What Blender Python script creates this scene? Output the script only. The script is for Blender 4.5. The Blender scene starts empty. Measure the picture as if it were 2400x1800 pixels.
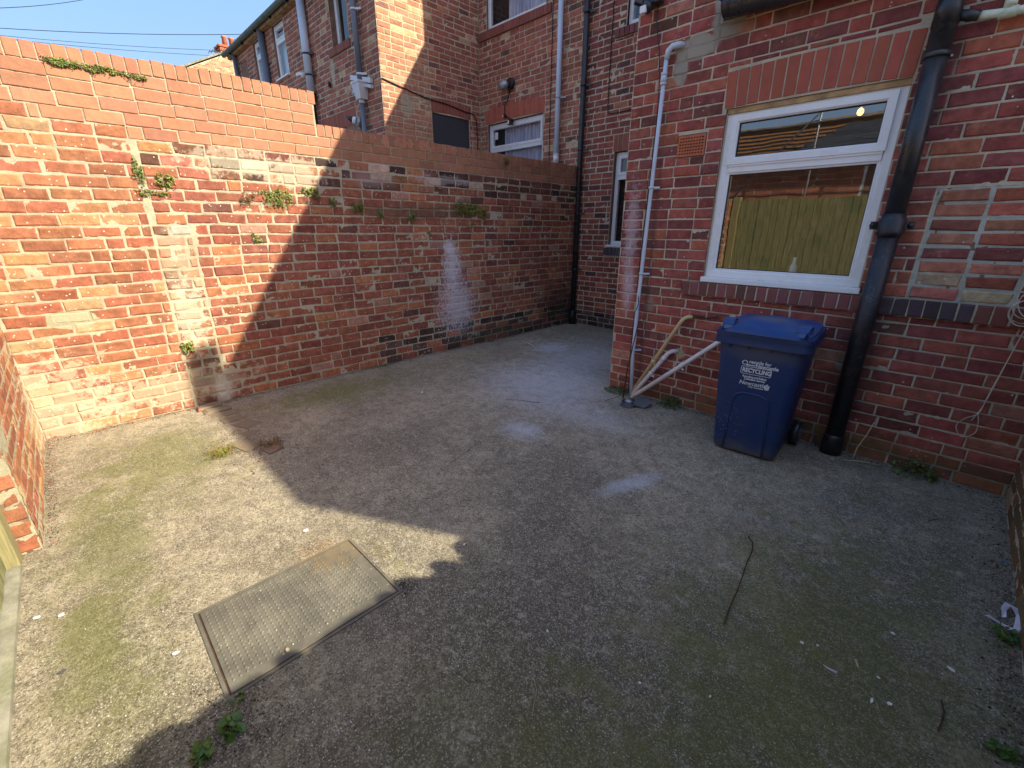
import bpy, math, random
import numpy as np
from mathutils import Vector, Matrix
R = math.radians
SC = bpy.context.scene
COL = SC.collection
RNG = np.random.default_rng(7)
random.seed(7)

# ------------------------------------------------------------------ camera
FPX, YAW, PIT, ROL, CH = 1031.0, 0.784537, 0.338157, 0.002955, 1.6
fw = np.array([-math.sin(YAW)*math.cos(PIT), math.cos(YAW)*math.cos(PIT), -math.sin(PIT)])
rt = np.array([math.cos(YAW), math.sin(YAW), 0.0]); up = np.cross(rt, fw)
rt2 = rt*math.cos(ROL)+up*math.sin(ROL); up2 = -rt*math.sin(ROL)+up*math.cos(ROL)
cam_d = bpy.data.cameras.new('camera'); cam = bpy.data.objects.new('camera', cam_d); COL.objects.link(cam)
cam.matrix_world = Matrix(((rt2[0], up2[0], -fw[0], 0), (rt2[1], up2[1], -fw[1], 0), (rt2[2], up2[2], -fw[2], CH), (0, 0, 0, 1)))
cam_d.sensor_width = 36; cam_d.sensor_fit = 'HORIZONTAL'; cam_d.lens = FPX/2400*36
cam_d.clip_start = 0.05; cam_d.clip_end = 2000
SC.camera = cam

# ------------------------------------------------------------------ sun and sky
SUN = Vector((1.245, 0.66, 1.0)).normalized()
EL = math.asin(SUN.z); AZ = math.atan2(SUN.x, SUN.y)
W = bpy.data.worlds.new('World'); SC.world = W; W.use_nodes = True
wn = W.node_tree; bg = wn.nodes['Background']
sky = wn.nodes.new('ShaderNodeTexSky'); sky.sky_type = 'NISHITA'; sky.sun_disc = False
sky.sun_elevation = EL; sky.sun_rotation = AZ; sky.air_density = 1.0; sky.dust_density = 5.0; sky.ozone_density = 6.0
gm = wn.nodes.new('ShaderNodeGamma'); gm.inputs[1].default_value = 0.3   # evens out the brightness from horizon to zenith
wn.links.new(sky.outputs[0], gm.inputs[0]); hs_ = wn.nodes.new('ShaderNodeHueSaturation'); hs_.inputs['Saturation'].default_value = 2.25
wn.links.new(gm.outputs[0], hs_.inputs['Color']); tn = wn.nodes.new('ShaderNodeMix'); tn.data_type = 'RGBA'; tn.blend_type = 'MULTIPLY'; tn.inputs[0].default_value = 1.0; tn.inputs[7].default_value = (1.0, 0.895, 0.93, 1)
wn.links.new(hs_.outputs[0], tn.inputs[6]); wn.links.new(tn.outputs[2], bg.inputs[0]); bg.inputs[1].default_value = 0.15
sd = bpy.data.lights.new('sun', 'SUN'); sd.energy = 2.0; sd.angle = R(0.6); sd.color = (0.86, 0.77, 0.57)
so = bpy.data.objects.new('sun', sd); COL.objects.link(so)
so.rotation_euler = SUN.to_track_quat('Z', 'Y').to_euler(); so.location = (6, 4, 12)
SC.view_settings.view_transform = 'Standard'; SC.view_settings.look = 'None'
SC.view_settings.exposure = 2.48; SC.view_settings.gamma = 1.0; SC.view_settings.use_curve_mapping = False

# ------------------------------------------------------------------ helpers: objects
WM = {}
def link(o, parent=None):
    COL.objects.link(o)
    m = Matrix.LocRotScale(o.location, o.rotation_euler, o.scale)
    if parent is not None:
        o.parent = parent; o.matrix_parent_inverse = WM[parent.name].inverted()
    WM[o.name] = m
    return o
def tag(o, label=None, cat=None, group=None, kind=None):
    if label: o['label'] = label
    if cat: o['category'] = cat
    if group: o['group'] = group
    if kind: o['kind'] = kind
    return o
def thing(name, loc, label=None, cat=None, group=None):
    o = bpy.data.objects.new(name, None); o.location = loc; o.empty_display_size = 0.1
    link(o); return tag(o, label, cat, group)

class MB:
    """collects verts and faces for one mesh"""
    def __init__(s): s.v = []; s.f = []; s.mi = []; s.sm = []
    def add(s, vs, fs, mi=0, smooth=False):
        b = len(s.v); s.v += [tuple(p) for p in vs]
        for f in fs: s.f.append(tuple(b+i for i in f)); s.mi.append(mi); s.sm.append(smooth)
    def box(s, x0, y0, z0, x1, y1, z1, mi=0):
        s.add([(x0,y0,z0),(x1,y0,z0),(x1,y1,z0),(x0,y1,z0),(x0,y0,z1),(x1,y0,z1),(x1,y1,z1),(x0,y1,z1)],
              [(0,3,2,1),(4,5,6,7),(0,1,5,4),(1,2,6,5),(2,3,7,6),(3,0,4,7)], mi)
    def bar(s, p, q, w, h, mi=0, upv=(0,0,1)):
        p = Vector(p); q = Vector(q); d = (q-p).normalized(); u = Vector(upv)
        sd_ = d.cross(u).normalized(); u = sd_.cross(d)
        vs = []
        for c in (p, q):
            for a, b in ((-1,-1),(1,-1),(1,1),(-1,1)): vs.append(c+sd_*a*w/2+u*b*h/2)
        s.add(vs, [(0,1,2,3),(7,6,5,4),(0,4,5,1),(1,5,6,2),(2,6,7,3),(3,7,4,0)], mi)
    def tube(s, pts, r, n=12, mi=0, caps=True, smooth=True):
        pts = [Vector(p) for p in pts]; rr = r if isinstance(r, (list, tuple)) else [r]*len(pts)
        vs = []; prev = None
        for i, p in enumerate(pts):
            a = pts[max(0, i-1)]; b = pts[min(len(pts)-1, i+1)]; d = (b-a).normalized()
            if prev is None:
                ref = Vector((0,0,1)) if abs(d.z) < 0.9 else Vector((1,0,0)); u = d.cross(ref).normalized()
            else: u = (prev-d*prev.dot(d)).normalized()
            prev = u; w = d.cross(u)
            for k in range(n):
                t = 2*math.pi*k/n; vs.append(p+(u*math.cos(t)+w*math.sin(t))*rr[i])
        fs = []
        for i in range(len(pts)-1):
            for k in range(n):
                k2 = (k+1) % n; fs.append((i*n+k, i*n+k2, (i+1)*n+k2, (i+1)*n+k))
        s.add(vs, fs, mi, smooth)
        if caps:
            b = len(s.v)-len(vs)
            s.f.append(tuple(b+k for k in reversed(range(n)))); s.mi.append(mi); s.sm.append(False)
            s.f.append(tuple(b+(len(pts)-1)*n+k for k in range(n))); s.mi.append(mi); s.sm.append(False)
    def poly_prism(s, pts, dvec, mi=0):
        n = len(pts); d = Vector(dvec); a = [Vector(p) for p in pts]
        s.add(a+[p+d for p in a], [tuple(range(n)), tuple(reversed(range(n, 2*n)))]+[(i, i+n, (i+1) % n+n, (i+1) % n) for i in range(n)], mi)
    def ellip(s, c, rx, ry, rz, n=10, m=6, mi=0, zmin=-1.0):
        vs = []; fs = []
        for i in range(m+1):
            ph = math.asin(max(-1, zmin))+(math.pi/2-math.asin(max(-1, zmin)))*i/m
            for k in range(n):
                t = 2*math.pi*k/n; vs.append((c[0]+rx*math.cos(ph)*math.cos(t), c[1]+ry*math.cos(ph)*math.sin(t), c[2]+rz*math.sin(ph)))
        for i in range(m):
            for k in range(n):
                k2 = (k+1) % n; fs.append((i*n+k, i*n+k2, (i+1)*n+k2, (i+1)*n+k))
        s.add(vs, fs, mi, True)
    def build(s, name, mats, parent=None, bevel=0):
        me = bpy.data.meshes.new(name); me.from_pydata(s.v, [], s.f)
        for m in (mats if isinstance(mats, (list, tuple)) else [mats]): me.materials.append(m)
        me.polygons.foreach_set('material_index', s.mi); me.polygons.foreach_set('use_smooth', s.sm)
        o = bpy.data.objects.new(name, me); link(o, parent)
        if bevel:
            b = o.modifiers.new('bevel', 'BEVEL'); b.width = bevel; b.segments = 2; b.limit_method = 'ANGLE'; b.angle_limit = R(40)
        return o
def fastmesh(name, verts, quads, mats, parent=None, smooth=False, colors=None, mi=None):
    me = bpy.data.meshes.new(name); verts = np.asarray(verts, np.float32); quads = np.asarray(quads, np.int32)
    nv, nf, k = len(verts), len(quads), quads.shape[1]
    me.vertices.add(nv); me.vertices.foreach_set('co', verts.ravel())
    me.loops.add(nf*k); me.loops.foreach_set('vertex_index', quads.ravel())
    me.polygons.add(nf); me.polygons.foreach_set('loop_start', np.arange(nf, dtype=np.int32)*k)
    me.polygons.foreach_set('loop_total', np.full(nf, k, np.int32))
    for m in (mats if isinstance(mats, (list, tuple)) else [mats]): me.materials.append(m)
    if mi is not None: me.polygons.foreach_set('material_index', np.asarray(mi, np.int32))
    me.update(calc_edges=True)
    me.polygons.foreach_set('use_smooth', np.full(nf, smooth, bool))
    if colors is not None:
        a = me.color_attributes.new('bc', 'FLOAT_COLOR', 'POINT'); a.data.foreach_set('color', np.asarray(colors, np.float32).ravel())
    me.validate()
    o = bpy.data.objects.new(name, me); link(o, parent); return o
def lattice(seed):
    g = np.random.default_rng(seed).random((64, 64)); return g
def vnoise(x, y, seed=0):
    g = lattice(seed); xi = np.floor(x).astype(int); yi = np.floor(y).astype(int); fx = x-xi; fy = y-yi
    fx = fx*fx*(3-2*fx); fy = fy*fy*(3-2*fy); a = lambda i, j: g[(xi+i) % 64, (yi+j) % 64]
    return (a(0,0)*(1-fx)+a(1,0)*fx)*(1-fy)+(a(0,1)*(1-fx)+a(1,1)*fx)*fy
def fbm(x, y, seed=0, o=4):
    s = 0; a = 0.5
    for i in range(o): s = s+a*vnoise(x*2**i+i*7.3, y*2**i+i*3.1, seed+i); a *= 0.5
    return s
def proj(P):
    P = np.atleast_2d(P)-[0, 0, CH]; d = P@fw
    d2 = np.where(d > 0.05, d, 0.05)
    return np.stack([1200+FPX*(P@rt2)/d2, 900-FPX*(P@up2)/d2, d], 1)

# ------------------------------------------------------------------ helpers: materials
class NT:
    def __init__(s, name):
        s.m = bpy.data.materials.new(name); s.m.use_nodes = True; s.t = s.m.node_tree; s.n = s.t.nodes; s.b = s.n['Principled BSDF']
        g = s.n.new('ShaderNodeNewGeometry'); s.pos = g.outputs['Position']; s.nrm = g.outputs['Normal']
    def L(s, a, b): s.t.links.new(a, b)
    def setv(s, sock, v):
        if isinstance(v, bpy.types.NodeSocket): s.L(v, sock)
        elif isinstance(v, (tuple, list)) and sock.type == 'RGBA': sock.default_value = (*v[:3], 1)
        else: sock.default_value = v
    def noise(s, scale, detail=4, rough=0.6, vec=None, dist=0.0):
        k = s.n.new('ShaderNodeTexNoise'); k.inputs['Scale'].default_value = scale; k.inputs['Detail'].default_value = detail
        k.inputs['Roughness'].default_value = rough; k.inputs['Distortion'].default_value = dist; s.L(vec or s.pos, k.inputs['Vector']); return k.outputs[0]
    def voro(s, scale, feat='F1', vec=None, out='Distance', rand=1.0):
        k = s.n.new('ShaderNodeTexVoronoi'); k.feature = feat; k.inputs['Scale'].default_value = scale; k.inputs['Randomness'].default_value = rand
        s.L(vec or s.pos, k.inputs['Vector']); return k.outputs[out]
    def ramp(s, v, a, b, lo=0.0, hi=1.0):
        k = s.n.new('ShaderNodeMapRange'); k.interpolation_type = 'SMOOTHSTEP'; s.L(v, k.inputs[0])
        k.inputs[1].default_value = a; k.inputs[2].default_value = b; k.inputs[3].default_value = lo; k.inputs[4].default_value = hi; return k.outputs[0]
    def math(s, op, a, b=None, c=None):
        k = s.n.new('ShaderNodeMath'); k.operation = op; s.setv(k.inputs[0], a)
        if b is not None: s.setv(k.inputs[1], b)
        if c is not None: s.setv(k.inputs[2], c)
        return k.outputs[0]
    def mix(s, f, a, b, mode='MIX'):
        k = s.n.new('ShaderNodeMix'); k.data_type = 'RGBA'; k.blend_type = mode
        s.setv(k.inputs[0], f); s.setv(k.inputs[6], a); s.setv(k.inputs[7], b); return k.outputs[2]
    def map(s, loc=(0,0,0), scale=(1,1,1), rot=(0,0,0), vec=None, typ='POINT'):
        k = s.n.new('ShaderNodeMapping'); k.vector_type = typ; k.inputs['Location'].default_value = loc
        k.inputs['Rotation'].default_value = rot; k.inputs['Scale'].default_value = scale; s.L(vec or s.pos, k.inputs['Vector']); return k.outputs[0]
    def blob(s, c, r, soft=0.0, nz=0.0, nscale=6.0, rotz=0.0):
        """soft spot of radius r (3-vector) round point c, edge broken by noise"""
        v = s.map(loc=c, rot=(0, 0, rotz), scale=r, typ='TEXTURE')
        k = s.n.new('ShaderNodeVectorMath'); k.operation = 'LENGTH'; s.L(v, k.inputs[0]); d = k.outputs['Value']
        if nz: d = s.math('ADD', d, s.math('MULTIPLY', s.math('SUBTRACT', s.noise(nscale, 5, 0.65), 0.5), nz))
        return s.ramp(d, 1.0, soft)
    def bump(s, h, strength=0.5, dist=0.01, prev=None):
        k = s.n.new('ShaderNodeBump'); k.inputs['Strength'].default_value = strength; k.inputs['Distance'].default_value = dist
        s.L(h, k.inputs['Height'])
        if prev: s.L(prev, k.inputs['Normal'])
        return k.outputs[0]
    def fin(s, col=None, rough=None, normal=None, metal=None, spec=None):
        if col is not None: s.setv(s.b.inputs['Base Color'], col)
        if rough is not None: s.setv(s.b.inputs['Roughness'], rough)
        if normal is not None: s.L(normal, s.b.inputs['Normal'])
        if metal is not None: s.setv(s.b.inputs['Metallic'], metal)
        if spec is not None: s.setv(s.b.inputs['Specular IOR Level'], spec)
        return s.m

def simple(name, col, rough=0.6, var=0.12, scale=12, bump=0.0, bscale=80, metal=0.0, spec=0.5, dirt=None, dirt_amt=0.35):
    t = NT(name); n = t.ramp(t.noise(scale, 5), 0.3, 0.7, 1-var, 1+var)
    c = t.mix(1.0, col, t.mix(0.0, (1,1,1), (1,1,1)), 'MULTIPLY') if False else None
    k = t.n.new('ShaderNodeVectorMath'); k.operation = 'SCALE'; k.inputs[0].default_value = col; t.L(n, k.inputs['Scale']); c = k.outputs[0]
    if dirt: c = t.mix(t.ramp(t.noise(scale*0.6, 6, 0.7), 0.45, 0.75, 0, dirt_amt), c, dirt)
    nn = t.bump(t.noise(bscale, 4), bump, 0.004) if bump else None
    return t.fin(c, t.ramp(t.noise(scale*2, 3), 0.3, 0.7, max(0, rough-0.08), min(1, rough+0.08)), nn, metal, spec)

def stains(t, c, lst):
    for s_ in lst: c = t.mix(t.math('MULTIPLY', t.blob(s_['c'], s_['r'], s_.get('soft', 0.2), s_.get('nz', 0.6), s_.get('ns', 6.0), s_.get('rot', 0)), s_.get('a', 0.6)), c, s_['col'])
    return c
def speckle(t, c, scale, thr, col, nmask=None, amt=0.8):
    v = t.voro(scale, rand=1.0); m = t.ramp(v, thr, thr*0.6, 0, amt)
    cc = t.voro(scale, out='Color'); sp = t.n.new('ShaderNodeSeparateColor'); t.L(cc, sp.inputs[0])
    m = t.math('MULTIPLY', m, t.ramp(sp.outputs[0], 0.80, 0.84))
    if nmask: m = t.math('MULTIPLY', m, nmask)
    return t.mix(m, c, col)
def brick_mat(name, old=1.0, st=(), haze=0.25, speck=0.5, gain=1.0):
    t = NT(name)
    oi = t.n.new('ShaderNodeObjectInfo'); at = t.n.new('ShaderNodeAttribute'); at.attribute_name = 'bc'
    c = t.mix(1.0, oi.outputs['Color'], at.outputs['Color'], 'MULTIPLY'); c = t.mix(1.0, c, (gain, gain*0.99, gain*0.98), 'MULTIPLY')
    k = t.n.new('ShaderNodeVectorMath'); k.operation = 'SCALE'; t.L(c, k.inputs[0]); t.L(t.ramp(t.noise(14, 6, 0.7), 0.3, 0.72, 1-0.28*old, 1+0.28*old), k.inputs['Scale']); c = k.outputs[0]
    c = t.mix(t.ramp(t.noise(30, 6, 0.75, dist=1.0), 0.55, 0.75, 0, 0.5*old), c, (0.09, 0.035, 0.025))
    c = t.mix(t.ramp(t.noise(9, 6, 0.7, vec=t.map(loc=(3,5,1))), 0.56, 0.74, 0, 0.45*old), c, (0.50, 0.27, 0.14))
    c = t.mix(t.ramp(t.noise(6.0, 8, 0.78, vec=t.map(loc=(13,2,7))), 0.58, 0.74, 0, haze), c, (0.50, 0.43, 0.34))
    c = t.mix(t.ramp(t.noise(160, 3, 0.7), 0.62, 0.72, 0, 0.35), c, (0.45, 0.33, 0.24))
    hv = t.n.new('ShaderNodeHueSaturation'); hv.inputs['Saturation'].default_value = 0.96; t.L(c, hv.inputs['Color']); c = hv.outputs[0]
    c = speckle(t, c, 26, 0.15, (0.78, 0.74, 0.66), None, speck)
    c = stains(t, c, st)
    h = t.math('ADD', t.math('MULTIPLY', t.noise(38, 6, 0.7), 0.8), t.math('MULTIPLY', t.noise(150, 4, 0.7), 0.35))
    return t.fin(c, 0.88, t.bump(h, 0.85*old+0.15, 0.009), spec=0.25)
def mortar_mat(name, col=(0.40, 0.36, 0.27), st=(), dark=(0.16, 0.14, 0.10)):
    t = NT(name)
    c = t.mix(t.ramp(t.noise(5, 6, 0.7), 0.35, 0.7), col, tuple(x*0.72 for x in col))
    c = t.mix(t.ramp(t.noise(45, 5, 0.75), 0.58, 0.78, 0, 0.55), c, dark)
    c = t.mix(t.ramp(t.noise(90, 3, 0.7), 0.6, 0.7, 0, 0.5), c, tuple(min(1, x*1.5) for x in col))
    c = stains(t, c, st)
    return t.fin(c, 0.95, t.bump(t.noise(90, 6, 0.8), 1.0, 0.010), spec=0.15)

# --- stains on the long boundary wall (x = -4.85): white bloom, lime smears, damp green
WH = (0.72, 0.72, 0.76); LIME = (0.62, 0.56, 0.42)
st_party = [
    dict(c=(-4.85, 3.72, 1.12), r=(0.6, 0.20, 0.46), col=(0.70, 0.70, 0.78), a=0.72, nz=2.4, ns=30),
    dict(c=(-4.85, 3.78, 0.60), r=(0.6, 0.42, 0.50), col=(0.66, 0.66, 0.74), a=0.70, nz=2.6, ns=45),
    dict(c=(-4.85, 3.68, 1.38), r=(0.6, 0.12, 0.10), col=(0.66, 0.66, 0.76), a=0.8, nz=0.5, ns=9),
    dict(c=(-4.85, 0.76, 1.25), r=(0.6, 0.15, 0.45), col=LIME, a=0.22, nz=3.0, ns=14, soft=0.6),
    dict(c=(-4.85, 0.74, 0.85), r=(0.6, 0.15, 0.28), col=(0.62, 0.58, 0.46), a=0.5, nz=3.6, ns=18, soft=0.8),
    dict(c=(-4.85, 0.50, 0.22), r=(0.6, 0.75, 0.20), col=LIME, a=0.40, nz=3.4, ns=17, soft=0.6),
    dict(c=(-4.85, -0.25, 0.25), r=(0.6, 0.35, 0.45), col=LIME, a=0.45, nz=3.4, ns=17, soft=0.6),
    dict(c=(-4.85, 0.86, 0.12), r=(0.6, 0.12, 0.18), col=(0.70, 0.68, 0.58), a=0.8, nz=1.2, ns=7),
    dict(c=(-4.85, 1.30, 2.16), r=(0.6, 0.42, 0.13), col=(0.66, 0.60, 0.46), a=0.40, nz=3.2, ns=16, soft=0.6),
    dict(c=(-4.85, 1.85, 2.10), r=(0.6, 0.30, 0.16), col=(0.60, 0.50, 0.38), a=0.6, nz=2.6, ns=12, soft=0.6),
    dict(c=(-4.85, 3.7, 2.17), r=(0.6, 0.60, 0.06), col=(0.56, 0.50, 0.50), a=0.35, nz=2.6, ns=12, soft=0.6),
    dict(c=(-4.85, 2.65, 2.12), r=(0.6, 0.35, 0.12), col=(0.42, 0.30, 0.30), a=0.5, nz=1.5, ns=7),
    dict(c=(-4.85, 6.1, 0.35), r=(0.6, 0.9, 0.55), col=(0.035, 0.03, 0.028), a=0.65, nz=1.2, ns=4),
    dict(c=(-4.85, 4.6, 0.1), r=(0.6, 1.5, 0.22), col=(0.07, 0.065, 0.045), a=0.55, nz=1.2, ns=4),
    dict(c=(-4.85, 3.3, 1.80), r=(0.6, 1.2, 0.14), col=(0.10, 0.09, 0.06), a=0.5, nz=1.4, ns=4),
    dict(c=(-4.85, -0.02, 0.92), r=(0.6, 0.15, 0.075), col=(0.40, 0.37, 0.26), a=1.0, nz=0.6, ns=9, soft=0.9),
]
st_house = [
    dict(c=(-2.32, 3.92, 1.55), r=(0.10, 0.5, 0.60), col=(0.66, 0.56, 0.60), a=0.45, nz=2.2, ns=24),
    dict(c=(-2.30, 3.92, 1.05), r=(0.09, 0.5, 0.30), col=(0.66, 0.56, 0.64), a=0.5, nz=1.6, ns=14),
    dict(c=(-1.88, 3.92, 2.94), r=(0.20, 0.5, 0.09), col=(0.36, 0.33, 0.26), a=0.95, nz=0.7, ns=8, soft=0.75),
    dict(c=(-2.00, 3.92, 2.82), r=(0.07, 0.5, 0.13), col=(0.34, 0.31, 0.25), a=0.95, nz=0.7, ns=8, soft=0.75),
    dict(c=(-1.66, 3.92, 3.05), r=(0.14, 0.5, 0.12), col=(0.36, 0.34, 0.27), a=0.95, nz=0.7, ns=8, soft=0.75),
    dict(c=(-1.73, 3.92, 3.24), r=(0.06, 0.5, 0.22), col=(0.34, 0.32, 0.27), a=0.9, nz=0.7, ns=8, soft=0.75),
    dict(c=(-1.70, 3.92, 0.51), r=(0.05, 0.5, 0.06), col=(0.42, 0.36, 0.22), a=0.95, nz=0.7, ns=14, soft=0.7),
    dict(c=(-0.47, 3.92, 0.66), r=(0.05, 0.5, 0.05), col=(0.34, 0.34, 0.28), a=0.95, nz=0.7, ns=14, soft=0.7),
    dict(c=(-2.05, 3.92, 0.93), r=(0.07, 0.5, 0.09), col=(0.30, 0.22, 0.16), a=0.7, nz=1.0, ns=12, soft=0.4),
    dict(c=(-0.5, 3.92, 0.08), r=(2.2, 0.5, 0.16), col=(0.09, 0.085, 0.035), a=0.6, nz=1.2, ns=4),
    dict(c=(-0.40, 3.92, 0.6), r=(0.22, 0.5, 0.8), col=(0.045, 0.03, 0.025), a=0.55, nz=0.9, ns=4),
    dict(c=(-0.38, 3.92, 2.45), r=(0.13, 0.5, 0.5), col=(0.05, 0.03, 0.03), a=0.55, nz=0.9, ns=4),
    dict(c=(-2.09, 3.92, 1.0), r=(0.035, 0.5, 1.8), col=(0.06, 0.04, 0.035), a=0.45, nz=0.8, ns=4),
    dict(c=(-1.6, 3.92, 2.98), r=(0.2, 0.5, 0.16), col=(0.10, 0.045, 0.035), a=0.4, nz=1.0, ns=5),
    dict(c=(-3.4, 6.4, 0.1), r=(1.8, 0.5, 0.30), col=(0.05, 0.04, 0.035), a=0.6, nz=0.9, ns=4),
]
M = {}
M['b_party'] = brick_mat('old brick of boundary wall', 1.0, st_party, 0.12, 0.9)
M['b_new'] = brick_mat('smooth orange facing brick', 0.45, [dict(c=(-4.85, 5.0, 2.45), r=(1, 2.2, 0.16), col=(0.12, 0.06, 0.04), a=0.12, nz=1.4, ns=4)], 0.05, 0.0)
M['b_house'] = brick_mat('dark red house brick', 1.0, st_house, 0.08, 0.9, 1.2)
M['b_arch'] = brick_mat('smooth red brick of arches', 0.25, st_house[-4:-3], 0.03, 0.0, 1.25)
M['b_nb'] = brick_mat('neighbour brick', 0.9, [dict(c=(-7.275, 4.76, 3.55), r=(1, 0.14, 0.2), col=(0.42, 0.36, 0.26), a=0.95, nz=1.0, ns=7, soft=0.7),
      dict(c=(-8.9, 4.32, 4.3), r=(0.1, 1, 0.3), col=(0.5, 0.44, 0.33), a=0.8, nz=1.2, ns=6, soft=0.6)], 0.22, 0.4, 1.3)
M['m_party'] = mortar_mat('weathered lime mortar', (0.54, 0.49, 0.36), st_party)
M['m_house'] = mortar_mat('buff mortar', (0.64, 0.57, 0.43), st_house)
M['m_nb'] = mortar_mat('neighbour mortar', (0.60, 0.51, 0.36))
M['m_grey'] = mortar_mat('grey cement mortar', (0.54, 0.55, 0.47))
M['core'] = simple('brick backing', (0.22, 0.13, 0.09), 0.9, 0.3, 8)
M['upvc'] = simple('white window plastic', (0.78, 0.79, 0.80), 0.32, 0.03, 4, dirt=(0.45, 0.42, 0.36), dirt_amt=0.25)
M['upvc_old'] = simple('dull white window plastic', (0.62, 0.63, 0.66), 0.4, 0.05, 4)
M['gasket'] = simple('black rubber gasket', (0.02, 0.02, 0.02), 0.6, 0.05)
M['black_pl'] = simple('black plastic', (0.020, 0.022, 0.026), 0.33, 0.15, 6, 0.1, 60, dirt=(0.10, 0.10, 0.10), dirt_amt=0.35)
M['iron'] = None
M['grey_pl'] = simple('pale grey pipe plastic', (0.52, 0.60, 0.70), 0.45, 0.06, 3, dirt=(0.25, 0.26, 0.28), dirt_amt=0.3)
M['grey_dk'] = simple('slate grey pipe plastic', (0.13, 0.15, 0.19), 0.45, 0.06, 3)
M['white_pl'] = simple('white waste pipe plastic', (0.80, 0.76, 0.76), 0.4, 0.05, 6, dirt=(0.40, 0.34, 0.30), dirt_amt=0.3)
M['cream_pl'] = simple('yellowed waste pipe plastic', (0.62, 0.48, 0.24), 0.5, 0.12, 10, dirt=(0.25, 0.18, 0.10), dirt_amt=0.5)
M['mould'] = simple('algae stained white paint', (0.60, 0.66, 0.52), 0.6, 0.15, 14, 0.3, 90, dirt=(0.22, 0.26, 0.14), dirt_amt=0.7)
M['gut_green'] = simple('greened gutter plastic', (0.13, 0.17, 0.14), 0.6, 0.2, 6)
M['wood'] = simple('stained softwood', (0.42, 0.26, 0.11), 0.8, 0.3, 9, 0.3, 60, dirt=(0.07, 0.06, 0.04), dirt_amt=0.9)
M['clay'] = simple('terracotta', (0.46, 0.13, 0.06), 0.85, 0.15, 10, 0.3, 120)
M['clay_pot'] = simple('chimney pot clay', (0.46, 0.18, 0.11), 0.85, 0.2, 10)
M['slate'] = simple('grey slate', (0.10, 0.105, 0.12), 0.6, 0.25, 5, 0.4, 40)
M['dark'] = simple('dark void', (0.01, 0.01, 0.01), 0.9, 0.1)
M['wire'] = simple('black cable', (0.02, 0.018, 0.02), 0.6, 0.1)
M['wire_w'] = simple('dirty cream cable', (0.50, 0.45, 0.36), 0.6, 0.15)
M['metal'] = simple('dull galvanised metal', (0.35, 0.36, 0.37), 0.45, 0.15, 20, metal=0.6)
M['board'] = simple('anthracite panel', (0.050, 0.056, 0.066), 0.42, 0.06, 3)
M['lawn'] = simple('leaf dark', (0.055, 0.10, 0.02), 0.6, 0.4, 30)
def two_tone(name, a, b, scale, rough=0.7, lo=0.4, hi=0.6):
    t = NT(name); return t.fin(t.mix(t.ramp(t.noise(scale, 4), lo, hi), a, b), rough)
M['leaf'] = two_tone('creeping leaves', (0.05, 0.10, 0.018), (0.16, 0.20, 0.035), 25, 0.55)
M['leaf_y'] = two_tone('yellow green leaves', (0.12, 0.17, 0.02), (0.30, 0.32, 0.06), 25, 0.55)
M['leaf_r'] = two_tone('reddish runner stems', (0.20, 0.05, 0.03), (0.12, 0.09, 0.03), 25, 0.7)
M['leaf_b'] = two_tone('bright weed leaves', (0.04, 0.11, 0.015), (0.08, 0.17, 0.03), 30, 0.5)
M['dry'] = two_tone('dry grass', (0.32, 0.22, 0.06), (0.16, 0.10, 0.04), 20, 0.8)
M['twig'] = simple('brown twig', (0.07, 0.035, 0.02), 0.8, 0.3, 30)
M['straw'] = simple('straw stem', (0.45, 0.38, 0.24), 0.8, 0.2, 30)
M['chip'] = simple('white paint chip', (0.78, 0.78, 0.76), 0.6, 0.08, 30)
M['film'] = simple('crumpled pale plastic', (0.62, 0.58, 0.68), 0.35, 0.12, 30)
M['bluechip'] = simple('blue scrap', (0.03, 0.18, 0.38), 0.4, 0.1)
M['redchip'] = simple('red scrap', (0.55, 0.10, 0.08), 0.5, 0.1)
M['print'] = simple('white print', (0.74, 0.76, 0.80), 0.5, 0.04)

# cast iron with web like scratches
t = NT('old black painted iron'); wv = t.n.new('ShaderNodeVectorMath'); wv.operation = 'ADD'; wz = t.n.new('ShaderNodeTexNoise'); wz.inputs['Scale'].default_value = 9; t.L(t.pos, wz.inputs['Vector']); ws = t.n.new('ShaderNodeVectorMath'); ws.operation = 'SCALE'; ws.inputs['Scale'].default_value = 0.16; t.L(wz.outputs['Color'], ws.inputs[0]); t.L(t.pos, wv.inputs[0]); t.L(ws.outputs[0], wv.inputs[1]); cr = t.voro(11, 'DISTANCE_TO_EDGE', vec=wv.outputs[0])
c = t.mix(t.ramp(t.noise(7, 6, 0.7), 0.5, 0.75, 0, 0.8), (0.012, 0.013, 0.018), (0.075, 0.032, 0.018))
c = t.mix(t.math('MULTIPLY', t.ramp(cr, 0.022, 0.004), t.ramp(t.noise(9, 4), 0.48, 0.58, 0, 0.4)), c, (0.12, 0.13, 0.15))
M['iron'] = t.fin(c, 0.42, t.bump(t.noise(60, 5), 0.5, 0.004))
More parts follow.
